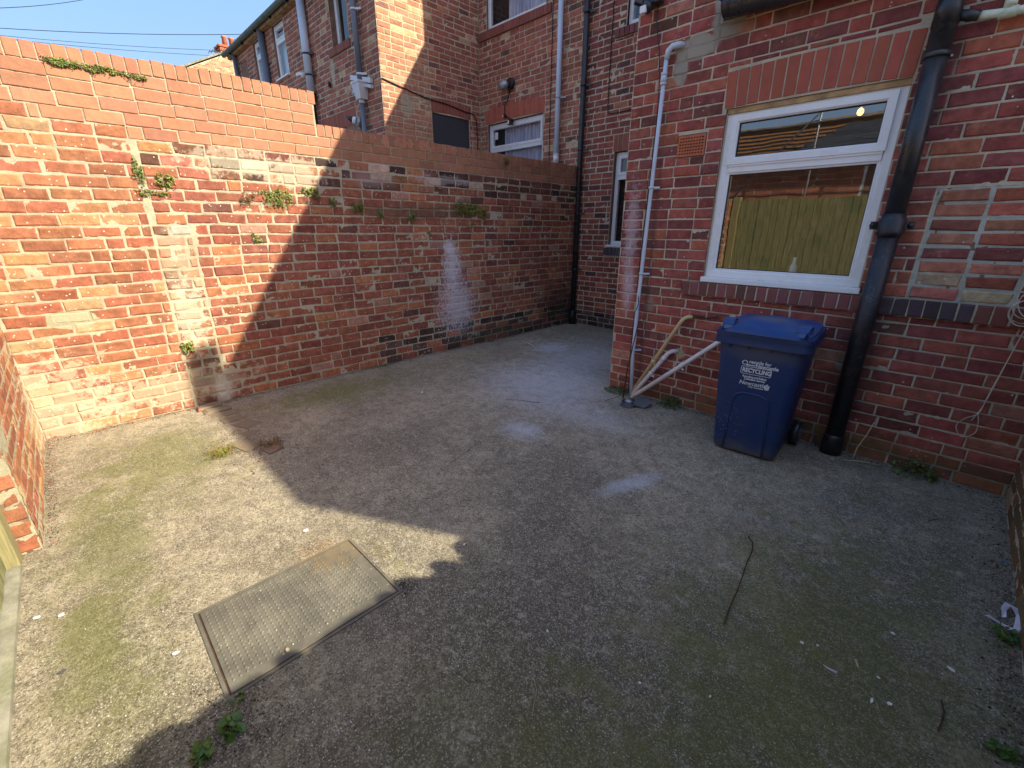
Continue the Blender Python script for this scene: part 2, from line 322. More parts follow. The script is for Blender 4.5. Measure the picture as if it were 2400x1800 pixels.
# bin plastic
t = NT('blue bin plastic')
c = t.mix(t.ramp(t.noise(6, 6, 0.7), 0.4, 0.75, 0, 0.35), (0.009, 0.032, 0.125), (0.040, 0.050, 0.085))
c = t.mix(t.math('MULTIPLY', t.blob((-0.82, 3.25, 0.80), (0.33, 0.3, 0.10), 0.2, 0.8, 9), 0.55), c, (0.10, 0.10, 0.11))
m = t.math('MULTIPLY', t.ramp(t.voro(70), 0.22, 0.10), t.blob((-1.0, 3.27, 0.22), (0.17, 0.3, 0.36), 0.1, 0.9, 7))
sp = t.n.new('ShaderNodeSeparateColor'); t.L(t.voro(70, out='Color'), sp.inputs[0]); m = t.math('MULTIPLY', m, t.ramp(sp.outputs[0], 0.45, 0.5))
c = t.mix(t.math('MULTIPLY', m, 0.9), c, (0.5, 0.55, 0.62))
sc = t.ramp(t.noise(7, 3, 0.6, vec=t.map(scale=(9, 1, 1.2))), 0.735, 0.75)
c = t.mix(t.math('MULTIPLY', sc, 0.5), c, (0.35, 0.4, 0.5)); c = t.mix(t.math('MULTIPLY', t.blob((-0.85, 3.4, 0.0), (0.6, 0.6, 0.16), 0.1, 1.2, 11), 0.55), c, (0.13, 0.12, 0.10))
M['bin'] = t.fin(c, t.ramp(t.noise(9, 4), 0.3, 0.7, 0.36, 0.55), t.bump(t.noise(300, 3), 0.12, 0.002))
t = NT('blue bin lid plastic')
c = t.mix(t.ramp(t.noise(7, 5, 0.7), 0.4, 0.75, 0, 0.5), (0.012, 0.058, 0.22), (0.05, 0.09, 0.17))
c = t.mix(t.math('MULTIPLY', t.blob((-0.88, 3.52, 1.02), (0.20, 0.16, 0.1), 0.1, 0.6, 8), 0.5), c, (0.18, 0.20, 0.20))
M['lid'] = t.fin(c, 0.38, t.bump(t.noise(200, 3), 0.1, 0.002))

# concrete
t = NT('worn yard concrete')
n1 = t.noise(1.3, 7, 0.62); n2 = t.noise(4.5, 8, 0.7, dist=0.6); n3 = t.noise(62, 3, 0.8); n4 = t.noise(150, 2, 0.8)
c = t.mix(t.ramp(n1, 0.38, 0.62), (0.290, 0.245, 0.175), (0.470, 0.405, 0.290))
c = t.mix(t.ramp(n2, 0.50, 0.70, 0, 0.60), c, (0.235, 0.195, 0.150))
c = t.mix(t.ramp(n2, 0.46, 0.30, 0, 0.5), c, (0.62, 0.56, 0.43))
def moss(c, cen, rad, a, col=(0.200, 0.215, 0.055), nz=1.8, ns=3.2, rot=0): return t.mix(t.math('MULTIPLY', t.blob(cen, rad, 0.1, nz, ns, rot), a), c, col)
for cen, rad, a in [((-0.05, 1.6, 0), (0.60, 1.5, 1), 0.85), ((-0.55, 0.7, 0), (0.5, 0.7, 1), 0.5), ((-4.35, 1.75, 0), (0.40, 0.9, 1), 0.75), ((-3.9, 0.25, 0), (0.75, 0.42, 1), 0.65),
                    ((-3.3, -0.1, 0), (0.8, 0.3, 1), 0.5), ((-4.4, 3.2, 0), (0.3, 1.0, 1), 0.5), ((-0.9, 0.6, 0), (0.5, 0.4, 1), 0.25), ((-1.9, -0.2, 0), (0.8, 0.25, 1), 0.5)]: c = moss(c, cen, rad, a)
c = moss(c, (-0.6, 3.1, 0), (0.9, 0.3, 1), 0.4, (0.18, 0.19, 0.12))
c = moss(c, (-2.05, 0.62, 0), (0.22, 0.16, 1), 0.7, (0.34, 0.20, 0.08), 2.4, 16)
c = moss(c, (-1.75, 0.86, 0), (0.28, 0.07, 1), 0.6, (0.34, 0.29, 0.08), 2.8, 16)
PALE_GLINT = (0.60, 0.62, 0.68)  # blue-white concrete, with light thrown off windows painted into the colour
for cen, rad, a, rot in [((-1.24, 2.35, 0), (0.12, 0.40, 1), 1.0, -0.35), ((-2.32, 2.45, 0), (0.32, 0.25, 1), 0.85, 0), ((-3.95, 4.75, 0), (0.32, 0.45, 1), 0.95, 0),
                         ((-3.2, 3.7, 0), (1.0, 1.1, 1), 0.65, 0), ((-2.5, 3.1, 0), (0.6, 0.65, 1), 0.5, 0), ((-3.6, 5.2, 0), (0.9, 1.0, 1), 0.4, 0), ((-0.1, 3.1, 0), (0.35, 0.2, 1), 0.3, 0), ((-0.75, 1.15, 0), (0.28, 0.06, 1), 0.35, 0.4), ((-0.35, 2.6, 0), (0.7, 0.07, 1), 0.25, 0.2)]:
    c = t.mix(t.math('MULTIPLY', t.blob(cen, rad, 0.0, 0.9, 5, rot), a), c, PALE_GLINT)
c = t.mix(t.math('MULTIPLY', t.blob((-4.6, 0.2, 0), (0.35, 0.6, 1), 0.1, 1.6, 4), 0.5), c, (0.50, 0.46, 0.34))
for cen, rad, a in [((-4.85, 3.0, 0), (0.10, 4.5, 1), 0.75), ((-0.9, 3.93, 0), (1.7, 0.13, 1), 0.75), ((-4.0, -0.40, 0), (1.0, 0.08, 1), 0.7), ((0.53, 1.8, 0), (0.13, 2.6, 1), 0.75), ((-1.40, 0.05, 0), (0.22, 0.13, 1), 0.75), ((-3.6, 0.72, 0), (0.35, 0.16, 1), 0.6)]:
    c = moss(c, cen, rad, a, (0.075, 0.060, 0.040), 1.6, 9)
wet = t.blob((-0.6, 3.75, 0), (1.2, 0.32, 1), 0.2, 1.0, 4)
c = t.mix(t.math('MULTIPLY', wet, 0.55), c, (0.085, 0.082, 0.066))
for cen, rad, a in [((-0.8, 1.0, 0), (1.5, 1.3, 1), 0.85), ((-1.6, 2.0, 0), (0.9, 0.8, 1), 0.6), ((-3.0, 1.6, 0), (0.9, 0.5, 1), 0.5), ((0.1, 2.6, 0), (0.6, 1.4, 1), 0.65), ((-2.9, -0.15, 0), (0.6, 0.2, 1), 0.4), ((-1.3, -0.1, 0), (0.9, 0.35, 1), 0.4)]:
    c = moss(c, cen, rad, a, (0.115, 0.106, 0.080), 1.9, 2.6)
c = t.mix(t.ramp(t.noise(9, 5, 0.7, vec=t.map(loc=(2, 7, 0))), 0.44, 0.62, 0, 0.6), c, (0.150, 0.130, 0.098))
c = t.mix(t.ramp(t.noise(17, 5, 0.75, vec=t.map(loc=(5, 1, 0))), 0.53, 0.66, 0, 0.55), c, (0.62, 0.56, 0.44))
c = t.mix(t.ramp(t.noise(30, 5, 0.8, vec=t.map(loc=(1, 3, 0)), dist=0.8), 0.50, 0.60, 0, 0.38), c, (0.62, 0.56, 0.43))
c = t.mix(t.ramp(t.noise(24, 5, 0.8, vec=t.map(loc=(8, 6, 0)), dist=0.8), 0.52, 0.64, 0, 0.42), c, (0.125, 0.112, 0.085))
# exposed aggregate and grit
c = t.mix(t.ramp(n3, 0.49, 0.62, 0, 0.68), c, (0.120, 0.100, 0.075))
c = t.mix(t.ramp(n4, 0.54, 0.64, 0, 0.65), c, (0.72, 0.66, 0.52))
c = t.mix(t.ramp(t.noise(120, 2, 0.5, vec=t.map(loc=(9, 4, 0))), 0.60, 0.68, 0, 0.7), c, (0.055, 0.048, 0.04))
c = speckle(t, c, 42, 0.16, (0.80, 0.80, 0.76), t.ramp(n1, 0.4, 0.5), 1.0); c = speckle(t, c, 95, 0.3, (0.75, 0.74, 0.68), None, 0.9)
c = speckle(t, c, 75, 0.22, (0.60, 0.58, 0.50), None, 0.8)
ck = t.voro(0.55, 'DISTANCE_TO_EDGE', vec=t.map(loc=(0.3, 0.9, 0)))
kk = t.n.new('ShaderNodeVectorMath'); kk.operation = 'ADD'; nz = t.n.new('ShaderNodeTexNoise'); nz.inputs['Scale'].default_value = 5; t.L(t.pos, nz.inputs['Vector'])
sc_ = t.n.new('ShaderNodeVectorMath'); sc_.operation = 'SCALE'; sc_.inputs['Scale'].default_value = 0.12; t.L(nz.outputs['Color'], sc_.inputs[0])
t.L(t.pos, kk.inputs[0]); t.L(sc_.outputs[0], kk.inputs[1])
ck = t.voro(0.42, 'DISTANCE_TO_EDGE', vec=kk.outputs[0])
ckm = t.math('MULTIPLY', t.ramp(ck, 0.0016, 0.0004), t.ramp(t.noise(1.1, 2), 0.58, 0.66))
c = t.mix(t.math('MULTIPLY', ckm, 0.85), c, (0.02, 0.018, 0.015))
h = t.math('ADD', t.math('MULTIPLY', t.noise(26, 6, 0.8), 1.0), t.math('MULTIPLY', t.noise(110, 4, 0.8), 0.6)); h = t.math('SUBTRACT', h, t.math('MULTIPLY', ckm, 0.5))
for cen, rad, a in [((-0.05, 1.5, 0), (0.65, 1.5, 1), 0.55), ((-0.6, 0.6, 0), (0.5, 0.6, 1), 0.35), ((-4.3, 1.8, 0), (0.42, 0.9, 1), 0.5), ((-3.8, 0.25, 0), (0.8, 0.45, 1), 0.42), ((-3.0, -0.15, 0), (0.9, 0.25, 1), 0.45), ((-2.1, -0.25, 0), (0.5, 0.2, 1), 0.45)]:
    c = moss(c, (cen[0], cen[1], 0), (rad[0]*1.25, rad[1]*1.2, 1), a*0.95, (0.165, 0.175, 0.045), 2.8, 5.5)
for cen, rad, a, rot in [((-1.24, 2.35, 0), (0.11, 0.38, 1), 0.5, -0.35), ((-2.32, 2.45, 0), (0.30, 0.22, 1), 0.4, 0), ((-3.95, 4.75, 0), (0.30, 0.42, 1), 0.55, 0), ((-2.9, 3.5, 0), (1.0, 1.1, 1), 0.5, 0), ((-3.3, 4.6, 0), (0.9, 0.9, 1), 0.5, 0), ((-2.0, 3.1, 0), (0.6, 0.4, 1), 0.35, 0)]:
    c = t.mix(t.math('MULTIPLY', t.blob(cen, rad, 0.0, 1.1, 9, rot), a), c, (0.62, 0.64, 0.69))  # window glints and pale patches painted once more over the grit
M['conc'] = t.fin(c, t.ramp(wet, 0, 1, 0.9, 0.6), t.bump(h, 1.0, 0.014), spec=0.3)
M['earth'] = simple('lane surface', (0.10, 0.095, 0.085), 0.95, 0.3, 1.5, 0.5, 30)
M['conc_nb'] = simple('neighbour yard concrete', (0.22, 0.20, 0.17), 0.95, 0.3, 1.5, 0.5, 30)
M['curb'] = simple('old edging concrete', (0.26, 0.25, 0.20), 0.95, 0.35, 9, 0.7, 60, dirt=(0.12, 0.14, 0.05), dirt_amt=0.6)
# chequer plate
t = NT('ribbed steel cover')
c = t.mix(t.ramp(t.noise(6, 6, 0.7), 0.35, 0.7), (0.110, 0.103, 0.085), (0.190, 0.178, 0.142))
c = t.mix(t.math('MULTIPLY', t.blob((-2.0, 0.68, 0), (0.24, 0.24, 1), 0.1, 2.6, 18), 0.5), c, (0.24, 0.175, 0.085))
c = speckle(t, c, 60, 0.2, (0.55, 0.52, 0.45), None, 0.7)
M['plate'] = t.fin(c, 0.6, t.bump(t.noise(90, 5), 0.4, 0.003), spec=0.4)
# timber of gate
t = NT('green grey weathered timber')
g_ = t.noise(7, 6, 0.65, vec=t.map(scale=(30, 30, 0.8)))
c = t.mix(t.ramp(g_, 0.35, 0.65), (0.10, 0.10, 0.045), (0.36, 0.34, 0.17)); c = t.mix(t.ramp(t.noise(3, 4), 0.5, 0.7, 0, 0.6), c, (0.10, 0.15, 0.06))
M['timber'] = t.fin(c, 0.85, t.bump(g_, 0.5, 0.006))
t = NT('yellow timber post')
g_ = t.noise(6, 6, 0.65, vec=t.map(scale=(12, 12, 0.8)))
c = t.mix(t.ramp(g_, 0.35, 0.65), (0.34, 0.28, 0.13), (0.20, 0.19, 0.10)); M['post'] = t.fin(c, 0.8, t.bump(g_, 0.4, 0.006))
# lace curtain
t = NT('net curtain'); g_ = t.noise(6, 4, 0.6, vec=t.map(scale=(6, 6, 0.5)))
c = t.mix(t.ramp(g_, 0.35, 0.65), (0.62, 0.60, 0.72), (0.38, 0.38, 0.50)); M['curtain'] = t.fin(c, 0.9, t.bump(g_, 0.8, 0.02))
# glass: mirror-like outer surface over a see-through pane
def glass_mat(name, ior=1.5, tint=(0.92, 0.95, 0.94), boost=0.10):
    m = bpy.data.materials.new(name); m.use_nodes = True; n = m.node_tree.nodes; l = m.node_tree.links; n.clear()
    o = n.new('ShaderNodeOutputMaterial'); mx = n.new('ShaderNodeMixShader'); tr = n.new('ShaderNodeBsdfTransparent'); gl = n.new('ShaderNodeBsdfGlossy')
    tr.inputs[0].default_value = (*tint, 1); gl.inputs['Roughness'].default_value = 0.004
    fr = n.new('ShaderNodeLayerWeight'); fr.inputs[0].default_value = 0.5
    pw5 = n.new('ShaderNodeMath'); pw5.operation = 'POWER'; pw5.inputs[1].default_value = 4.0; l.new(fr.outputs['Facing'], pw5.inputs[0])
    mu = n.new('ShaderNodeMath'); mu.operation = 'MULTIPLY_ADD'; mu.inputs[1].default_value = 0.8; mu.inputs[2].default_value = boost; mu.use_clamp = True
    nb = n.new('ShaderNodeTexNoise'); nb.inputs['Scale'].default_value = 1.7; g = n.new('ShaderNodeNewGeometry'); l.new(g.outputs['Position'], nb.inputs['Vector'])
    bp = n.new('ShaderNodeBump'); bp.inputs['Strength'].default_value = 0.12; bp.inputs['Distance'].default_value = 0.01; l.new(nb.outputs[0], bp.inputs['Height']); l.new(bp.outputs[0], gl.inputs['Normal'])
    l.new(pw5.outputs[0], mu.inputs[0]); l.new(mu.outputs[0], mx.inputs[0]); l.new(tr.outputs[0], mx.inputs[1]); l.new(gl.outputs[0], mx.inputs[2]); l.new(mx.outputs[0], o.inputs[0])
    return m
M['glass'] = glass_mat('window glass')
M['glass_big'] = glass_mat('double glazing', 1.7, (0.85, 0.88, 0.86), 0.24)
t = NT('lamp glow'); t.b.inputs['Emission Color'].default_value = (1.0, 0.50, 0.10, 1); t.b.inputs['Emission Strength'].default_value = 1.1; M['bulb'] = t.fin((0.8, 0.7, 0.5), 0.4)
M['room'] = simple('room wall', (0.20, 0.19, 0.17), 0.9, 0.05)

# ------------------------------------------------------------------ brick walls
VARC = {}
def brick_shape(l, h, rng, ch=0.006, depth=0.03, jit=0.0025, dj=0.0015):
    jx = lambda: rng.normal(0, jit)
    co = [(-l/2, -h/2), (l/2, -h/2), (l/2, h/2), (-l/2, h/2)]
    outer = [(x+jx()*0.7, z+jx()*0.7) for x, z in co]
    cj = [ch*rng.uniform(0.7, 1.9 if jit > 0.002 else 1.1) for _ in co]
    inner = [(x-math.copysign(cj[i], x)+jx()*0.3, z-math.copysign(cj[i], z)+jx()*0.3) for i, (x, z) in enumerate(outer)]
    v = [(x, depth, z) for x, z in co]+[(x, ch*0.8, z) for x, z in outer]+[(x, rng.normal(0, dj), z) for x, z in inner]
    return np.array(v)
BQ = np.array([(0,1,5,4),(1,2,6,5),(2,3,7,6),(3,0,4,7),(4,5,9,8),(5,6,10,9),(6,7,11,10),(7,4,8,11),(8,9,10,11)])
def variant(l, h, style, mat):
    key = (round(l, 2), round(h, 3), style, mat.name, int(RNG.integers(0, 4)))
    if key not in VARC:
        ch, jit, dj = STY[style]
        v = brick_shape(key[0], key[1], RNG, ch, 0.03, jit, dj)
        me = bpy.data.meshes.new('brick'); me.from_pydata([tuple(p) for p in v], [], [tuple(int(i) for i in q) for q in BQ]); me.materials.append(mat)
        a = me.color_attributes.new('bc', 'FLOAT_COLOR', 'POINT'); a.data.foreach_set('color', np.ones(12*4, np.float32)); VARC[key] = me
    return VARC[key]
STY = {'old': (0.007, 0.0035, 0.0025), 'mid': (0.005, 0.0022, 0.0018), 'new': (0.003, 0.0007, 0.0006)}

class Wall:
    def __init__(s, O, U, holes=(), warp=None):
        s.O = np.array(O, float); s.U = np.array(U, float); s.N = np.cross(s.U, [0, 0, 1]); s.holes = list(holes); s.warp = warp; s.B = []
    def P(s, u, v, n=0.0):
        u = np.asarray(u, float); v = np.asarray(v, float)
        if s.warp is not None: v = s.warp(u, v)
        return s.O+u[..., None]*s.U+v[..., None]*np.array([0, 0, 1.0])+np.asarray(n, float)[..., None]*s.N
    def brick(s, u0, u1, v0, v1, col, mat, style='old', n=0.0, rot=0.0, name='brick', force=False): s.B.append((u0, u1, v0, v1, col, mat, style, n, rot, name, force))
    def courses(s, u0, u1, v0, v1, gauge, pal, mat, style='old', joint=0.012, L=0.235, off=0.0, header=0.06, n=0.0, dark_low=0, seed=1):
        """fill a rectangle with stretcher courses, skipping holes"""
        rg = np.random.default_rng(seed); k = 0; v = v0
        while v+gauge*0.7 < v1+1e-6:
            vb, vt = v+joint/2, min(v+gauge, v1)-joint/2
            spans = [(u0, u1)]
            for h in s.holes:      # slivers where an opening ends inside a course
                if h[2] < vt-0.01 and h[3] > vb+0.01:
                    for sb, st_ in ((vb, h[2]-joint/2), (h[3]+joint/2, vt)):
                        if st_-sb > 0.018 and not any(q is not h and q[0] < h[1]-0.01 and q[1] > h[0]+0.01 and q[2] < st_ and q[3] > sb for q in s.holes):
                            x = max(h[0], u0)
                            while x < min(h[1], u1)-0.04:
                                xe = min(x+L*rg.uniform(0.5, 1.0), min(h[1], u1)); s.brick(x+joint/2, xe-joint/2, sb, st_, pal(rg, x, v, k), mat, style, n); x = xe
            for h in s.holes:
                if h[2] < vt-0.01 and h[3] > vb+0.01:
                    ns = []
                    for a, b in spans:
                        if h[0] >= b or h[1] <= a: ns.append((a, b)); continue
                        if h[0]-a > 0.03: ns.append((a, h[0]))
                        if b-h[1] > 0.03: ns.append((h[1], b))
                    spans = ns
            for a, b in spans:
                x = u0-L+((k % 2)*L/2+off+rg.normal(0, 0.01)) % L
                while x < b:
                    w = L if rg.random() > header else L/2
                    w += rg.normal(0, 0.004)
                    xa, xb = max(x, a), min(x+w, b)
                    x += w
                    if b-xb < 0.045: xb = b; x = b+1
                    if xb-xa < 0.035: continue
                    col = pal(rg, 0.5*(xa+xb), v, k)
                    s.brick(xa+joint/2, xb-joint/2, vb, vt, col, mat, style, n+rg.normal(0, 0.0014 if style == 'old' else 0.0008))
            v += gauge; k += 1
    def corners(s, b):
        u0, u1, v0, v1 = b[:4]; return s.P(np.array([u0, u1, u1, u0]), np.array([v0, v0, v1, v1]), np.zeros(4))
    def finish(s, parent, nobj=300):
        ang = math.atan2(s.U[1], s.U[0]); sc = []
        for i, b in enumerate(s.B):
            c = s.corners(b); p = proj(c)
            if p[:, 2].min() < 0.15: sc.append(0); continue
            x, y = p[:, 0], p[:, 1]
            ar = 0.5*abs(sum(x[k]*y[(k+1) % 4]-x[(k+1) % 4]*y[k] for k in range(4)))
            cx, cy = x.mean(), y.mean()
            sc.append(ar if (-20 < cx < 2420 and -20 < cy < 1820) else 0)
        sc = np.array(sc); names = [b[9] for b in s.B]; objs = set()
        for nm in set(names):
            idx = [i for i in range(len(s.B)) if names[i] == nm and sc[i] > 40]
            idx.sort(key=lambda i: -sc[i]); objs |= set(idx[:nobj])
        bym = {}
        for i, b in enumerate(s.B):
            u0, u1, v0, v1, col, mat, style, n, rot, nm, force = b
            uc, vc = 0.5*(u0+u1), 0.5*(v0+v1); pc = s.P(np.array(uc), np.array(vc), np.array(n))
            if i in objs:
                me = variant(u1-u0, v1-v0, style, mat); o = bpy.data.objects.new(nm, me)
                o.location = pc; o.rotation_euler = (0, RNG.normal(0, 0.004)+rot if style != 'new' else rot, ang); o.color = (*col, 1)
                link(o, parent)
            else:
                ch, jit, dj = STY[style]; v = brick_shape(u1-u0, v1-v0, RNG, ch, 0.03, jit, dj)
                if rot: cr, sr = math.cos(rot), math.sin(rot); x = v[:, 0]*cr+v[:, 2]*sr; z = -v[:, 0]*sr+v[:, 2]*cr; v[:, 0] = x; v[:, 2] = z
                w = pc+v[:, 0:1]*s.U+v[:, 2:3]*np.array([0, 0, 1.0])-v[:, 1:2]*s.N
                bym.setdefault((mat.name, nm), [[], [], mat]); bym[(mat.name, nm)][0].append(w); bym[(mat.name, nm)][1].append(col)
        for (mn, nm), (vs, cs, mat) in bym.items():
            V = np.concatenate(vs); Q = np.concatenate([BQ+12*i for i in range(len(vs))]); C = np.repeat(np.array([(*c_, 1) for c_ in cs]), 12, axis=0)
            o = fastmesh('brickwork', V, Q, mat, parent, colors=C); o['kind'] = 'stuff'
    def mortar(s, u0, u1, v0, v1, step, mat, parent, lo=-0.0075, hi=-0.0005, seed=3, name='mortar', base=0.0, fn=None):
        nu = max(2, int((u1-u0)/step)+1); nv = max(2, int((v1-v0)/step)+1)
        us = np.linspace(u0, u1, nu); vs = np.linspace(v0, v1, nv); Ug, Vg = np.meshgrid(us, vs, indexing='ij')
        k = fbm(Ug*38, Vg*38, seed, 3)*0.75+fbm(Ug*4+9, Vg*4, seed+5, 3)*0.45
        k = np.clip((k-0.30)/0.5, 0, 1); nn = base+lo+(hi-lo)*k
        if fn is not None: nn = fn(Ug, Vg, nn)
        Pp = s.P(Ug, Vg, nn).reshape(-1, 3); i, j = np.meshgrid(np.arange(nu-1), np.arange(nv-1), indexing='ij'); cu = 0.5*(us[i]+us[i+1]); cv = 0.5*(vs[j]+vs[j+1])
        ok = np.ones_like(cu, bool)
        for h in s.holes: ok &= ~((cu > h[0]) & (cu < h[1]) & (cv > h[2]) & (cv < h[3]))
        a = (i*nv+j)[ok]; q = np.stack([a, a+nv, a+nv+1, a+1], 1)
        used = np.unique(q); re = np.zeros(len(Pp), int); re[used] = np.arange(len(used))
        o = fastmesh(name, Pp[used], re[q], mat, parent, smooth=True); return o

def pal(base, var=0.22, alts=()):
    def f(rg, u, v, k):
        r = rg.random(); c = np.array(base)
        for p, col in alts:
            if r < p: c = np.array(col); break
            r -= p
        return tuple(np.clip(c*(1+rg.normal(0, var*0.6))*(1+rg.normal(0, var*0.25, 3)), 0.01, 0.9))
    return f

# ================================================================== SETTING
g = MB(); g.add([(-300, -300, -0.03), (300, -300, -0.03), (300, 300, -0.03), (-300, 300, -0.03)], [(0, 1, 2, 3)])
tag(g.build('ground', M['earth']), kind='structure')
g = MB(); g.box(-14.5, -0.6, -0.028, -5.05, 6.45, 0.0)
tag(g.build('neighbour_yard', M['conc_nb']), kind='structure')
# yard slab, gently uneven, falling to the gully
nx, ny = 200, 260; xs = np.linspace(-4.90, 0.62, nx); ys = np.linspace(-0.62, 6.45, ny); X, Y = np.meshgrid(xs, ys, indexing='ij')
Zs = (fbm(X*1.3, Y*1.3, 11, 4)-0.47)*0.022+(fbm(X*9, Y*9, 21, 3)-0.44)*0.006
pl = np.exp(-(((X+1.76)/0.36)**4+((Y-0.42)/0.46)**4)); Zs = Zs*(1-pl)
Zs -= 0.05*np.exp(-(((X+2.03)/0.11)**2+((Y-3.64)/0.11)**2))
i, j = np.meshgrid(np.arange(nx-1), np.arange(ny-1), indexing='ij'); a = (i*ny+j).ravel()
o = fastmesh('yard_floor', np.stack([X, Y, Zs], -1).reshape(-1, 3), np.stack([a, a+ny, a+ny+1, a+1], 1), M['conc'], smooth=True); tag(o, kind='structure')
def gz(x, y): return float(Zs[int(np.clip(round((x+4.90)/5.52*(nx-1)), 0, nx-1)), int(np.clip(round((y+0.62)/7.07*(ny-1)), 0, ny-1))])

# ================================================================== BOUNDARY WALL (left)
pw = thing('boundary_wall', (-4.96, 2.1, 0), 'long old red brick yard wall topped with newer orange bricks', 'wall')
def warp(u, v): return v*(1-0.020*np.clip((1.3-u)/1.3, 0, 1.4))
WL = Wall((-4.85, 0, 0), (0, 1, 0), warp=warp)
OLD = [(0.10, (0.46, 0.27, 0.13)), (0.10, (0.20, 0.085, 0.06)), (0.07, (0.52, 0.42, 0.30)), (0.16, (0.40, 0.13, 0.055)), (0.05, (0.11, 0.06, 0.05))]
p_left = pal((0.33, 0.128, 0.066), 0.14, [(0.20, (0.45, 0.21, 0.10)), (0.05, (0.46, 0.28, 0.15)), (0.18, (0.35, 0.115, 0.065))])
p_right = pal((0.31, 0.100, 0.060), 0.16, [(0.18, (0.41, 0.15, 0.070)), (0.20, (0.26, 0.080, 0.055)), (0.02, (0.15, 0.065, 0.05)), (0.03, (0.38, 0.20, 0.14))])
p_top = pal((0.17, 0.070, 0.050), 0.25, [(0.11, (0.52, 0.36, 0.27)), (0.20, (0.33, 0.12, 0.07)), (0.22, (0.085, 0.045, 0.04)), (0.08, (0.42, 0.18, 0.08))])
p_scar = pal((0.36, 0.15, 0.08), 0.25, [(0.3, (0.40, 0.25, 0.15)), (0.15, (0.2, 0.09, 0.06)), (0.06, (0.50, 0.42, 0.32))])
p_old = lambda rg, u, v, k: (p_top if v > 1.95 and u > 0.5 else p_right)(rg, u, v, k)
def p_low(rg, u, v, k):
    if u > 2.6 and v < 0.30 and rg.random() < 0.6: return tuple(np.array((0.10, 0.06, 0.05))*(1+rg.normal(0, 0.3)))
    return p_old(rg, u, v, k)
GA = 0.0912; T = 25*GA
WL.courses(-0.40, 0.62, 0, T+GA, GA, p_left, M['b_party'], 'old', 0.0115, seed=5, header=0.10)
WL.courses(-0.40, 0.10, T+GA, T+2*GA, GA, p_left, M['b_party'], 'old', 0.0115, seed=6, off=0.04, header=0.10)
WL.courses(0.62, 0.90, 0, T-7*GA, GA, p_scar, M['b_party'], 'old', 0.020, seed=8, header=0.35, L=0.21)
WL.courses(0.90, 6.40, 0, T-7*GA, GA, p_low, M['b_party'], 'old', 0.0115, seed=9, header=0.12)
WL.courses(0.66, 6.40, T-7*GA, T, GA, p_low, M['b_party'], 'old', 0.0115, seed=10, header=0.14)
p_new = pal((0.40, 0.180, 0.105), 0.12)
NL = 0.2325
for r_, ua, ub, of in ((0, 0.62, 6.40, 0.02), (1, 0.10, 6.40, 0.02), (2, -0.40, 2.11, 0.03), (3, -0.40, 2.11, 0.03+NL/2), (4, -0.40, 2.11, 0.03)):
    WL.courses(ua, ub, T+r_*GA, T+(r_+1)*GA, GA, p_new, M['b_new'], 'new', 0.010, seed=12+r_, off=of+(NL/2)*(r_ % 2)-(ua % NL), L=NL, header=0)
u = -0.40; rg = np.random.default_rng(3)
while u < 2.10:
    WL.brick(u+0.003, u+0.0745, T+5*GA+0.004, T+5*GA+0.108+rg.normal(0, 0.002), p_new(rg, 0, 0, 0), M['b_new'], 'new', 0.001+rg.normal(0, 0.0015), rg.normal(0, 0.012), 'coping_brick'); u += 0.0795
u = 2.12
while u < 6.33:
    WL.brick(u+0.003, u+0.0745, T+2*GA+0.004, T+2*GA+0.108+rg.normal(0, 0.002), p_new(rg, 0, 0, 0), M['b_new'], 'new', 0.001+rg.normal(0, 0.0015), rg.normal(0, 0.012), 'coping_brick'); u += 0.0795
WL.finish(pw)
TH = T+5*GA+0.10; TL_ = T+2*GA+0.10
WL.holes = [(2.115, 7, TL_-0.003, 9)]
def scar(U_, V_, n): 
    m = np.exp(-((U_-0.76)/0.14)**4)*np.clip((2.0-V_)/0.2, 0, 1)
    n = np.where(V_ > T, np.minimum(n, -0.0035)-0.0012, n)
    return n+m*(fbm(U_*14, V_*14, 77, 3)-0.47)*0.030*np.exp(-((U_-0.76)/0.12)**2)
WL.mortar(-0.40, 6.40, 0, TH-0.004, 0.0115, M['m_party'], pw, -0.0078, -0.0014, fn=scar)
c = MB()
for a, b, t_ in ((-0.40, 0.2, 2.75), (0.2, 0.7, 2.77), (0.7, 2.11, 2.785), (2.11, 6.40, 2.525)): c.box(-5.075, a, 0, -4.868, b+0.001, t_)
c.build('core', M['core'], pw)
# tops of the coping bricks (the upper face seen from the yard is the brick itself, the rest behind it)
c = MB(); u = -0.40
while u < 6.33:
    if u < 2.10: z1 = float(warp(np.array(u), np.array(T+5*GA+0.105)))
    else: z1 = T+2*GA+0.105
    if not (2.03 < u < 2.12): c.box(-5.075, u+0.004, z1-0.10, -4.856, u+0.073, z1-0.001)
    u += 0.0795
c.build('coping_back', M['core'], pw)

# ================================================================== OUR HOUSE
hs = thing('brick_house', (0.5, 5.0, 0), 'dark red brick terraced house with white kitchen window and black downpipe', 'house')
WX0, WX1, WZ0, WZ1 = -1.585, -0.495, 1.180, 2.475   # kitchen window opening
BX0, BX1, BZ0, BZ1 = -0.235, 0.255, 1.175, 1.850    # bricked up opening
WR = Wall((0, 3.92, 0), (1, 0, 0), holes=[(WX0-0.03, WX1+0.01, WZ1, 2.745), (WX0, WX1, WZ0, WZ1), (-1.762, 0.310, 1.060, 1.176), (BX0, BX1, BZ0, BZ1), (-1.955, -1.715, 2.17, 2.338)])
p_h = pal((0.260, 0.064, 0.048), 0.20, [(0.12, (0.32, 0.090, 0.05)), (0.28, (0.19, 0.050, 0.046)), (0.03, (0.14, 0.05, 0.04)), (0.03, (0.33, 0.14, 0.09))])
WR.courses(-2.43, 3.5, 0.0, 4.83, 0.0843, p_h, M['b_house'], 'mid', 0.0105, seed=31, header=0.10)
rg = np.random.default_rng(44)
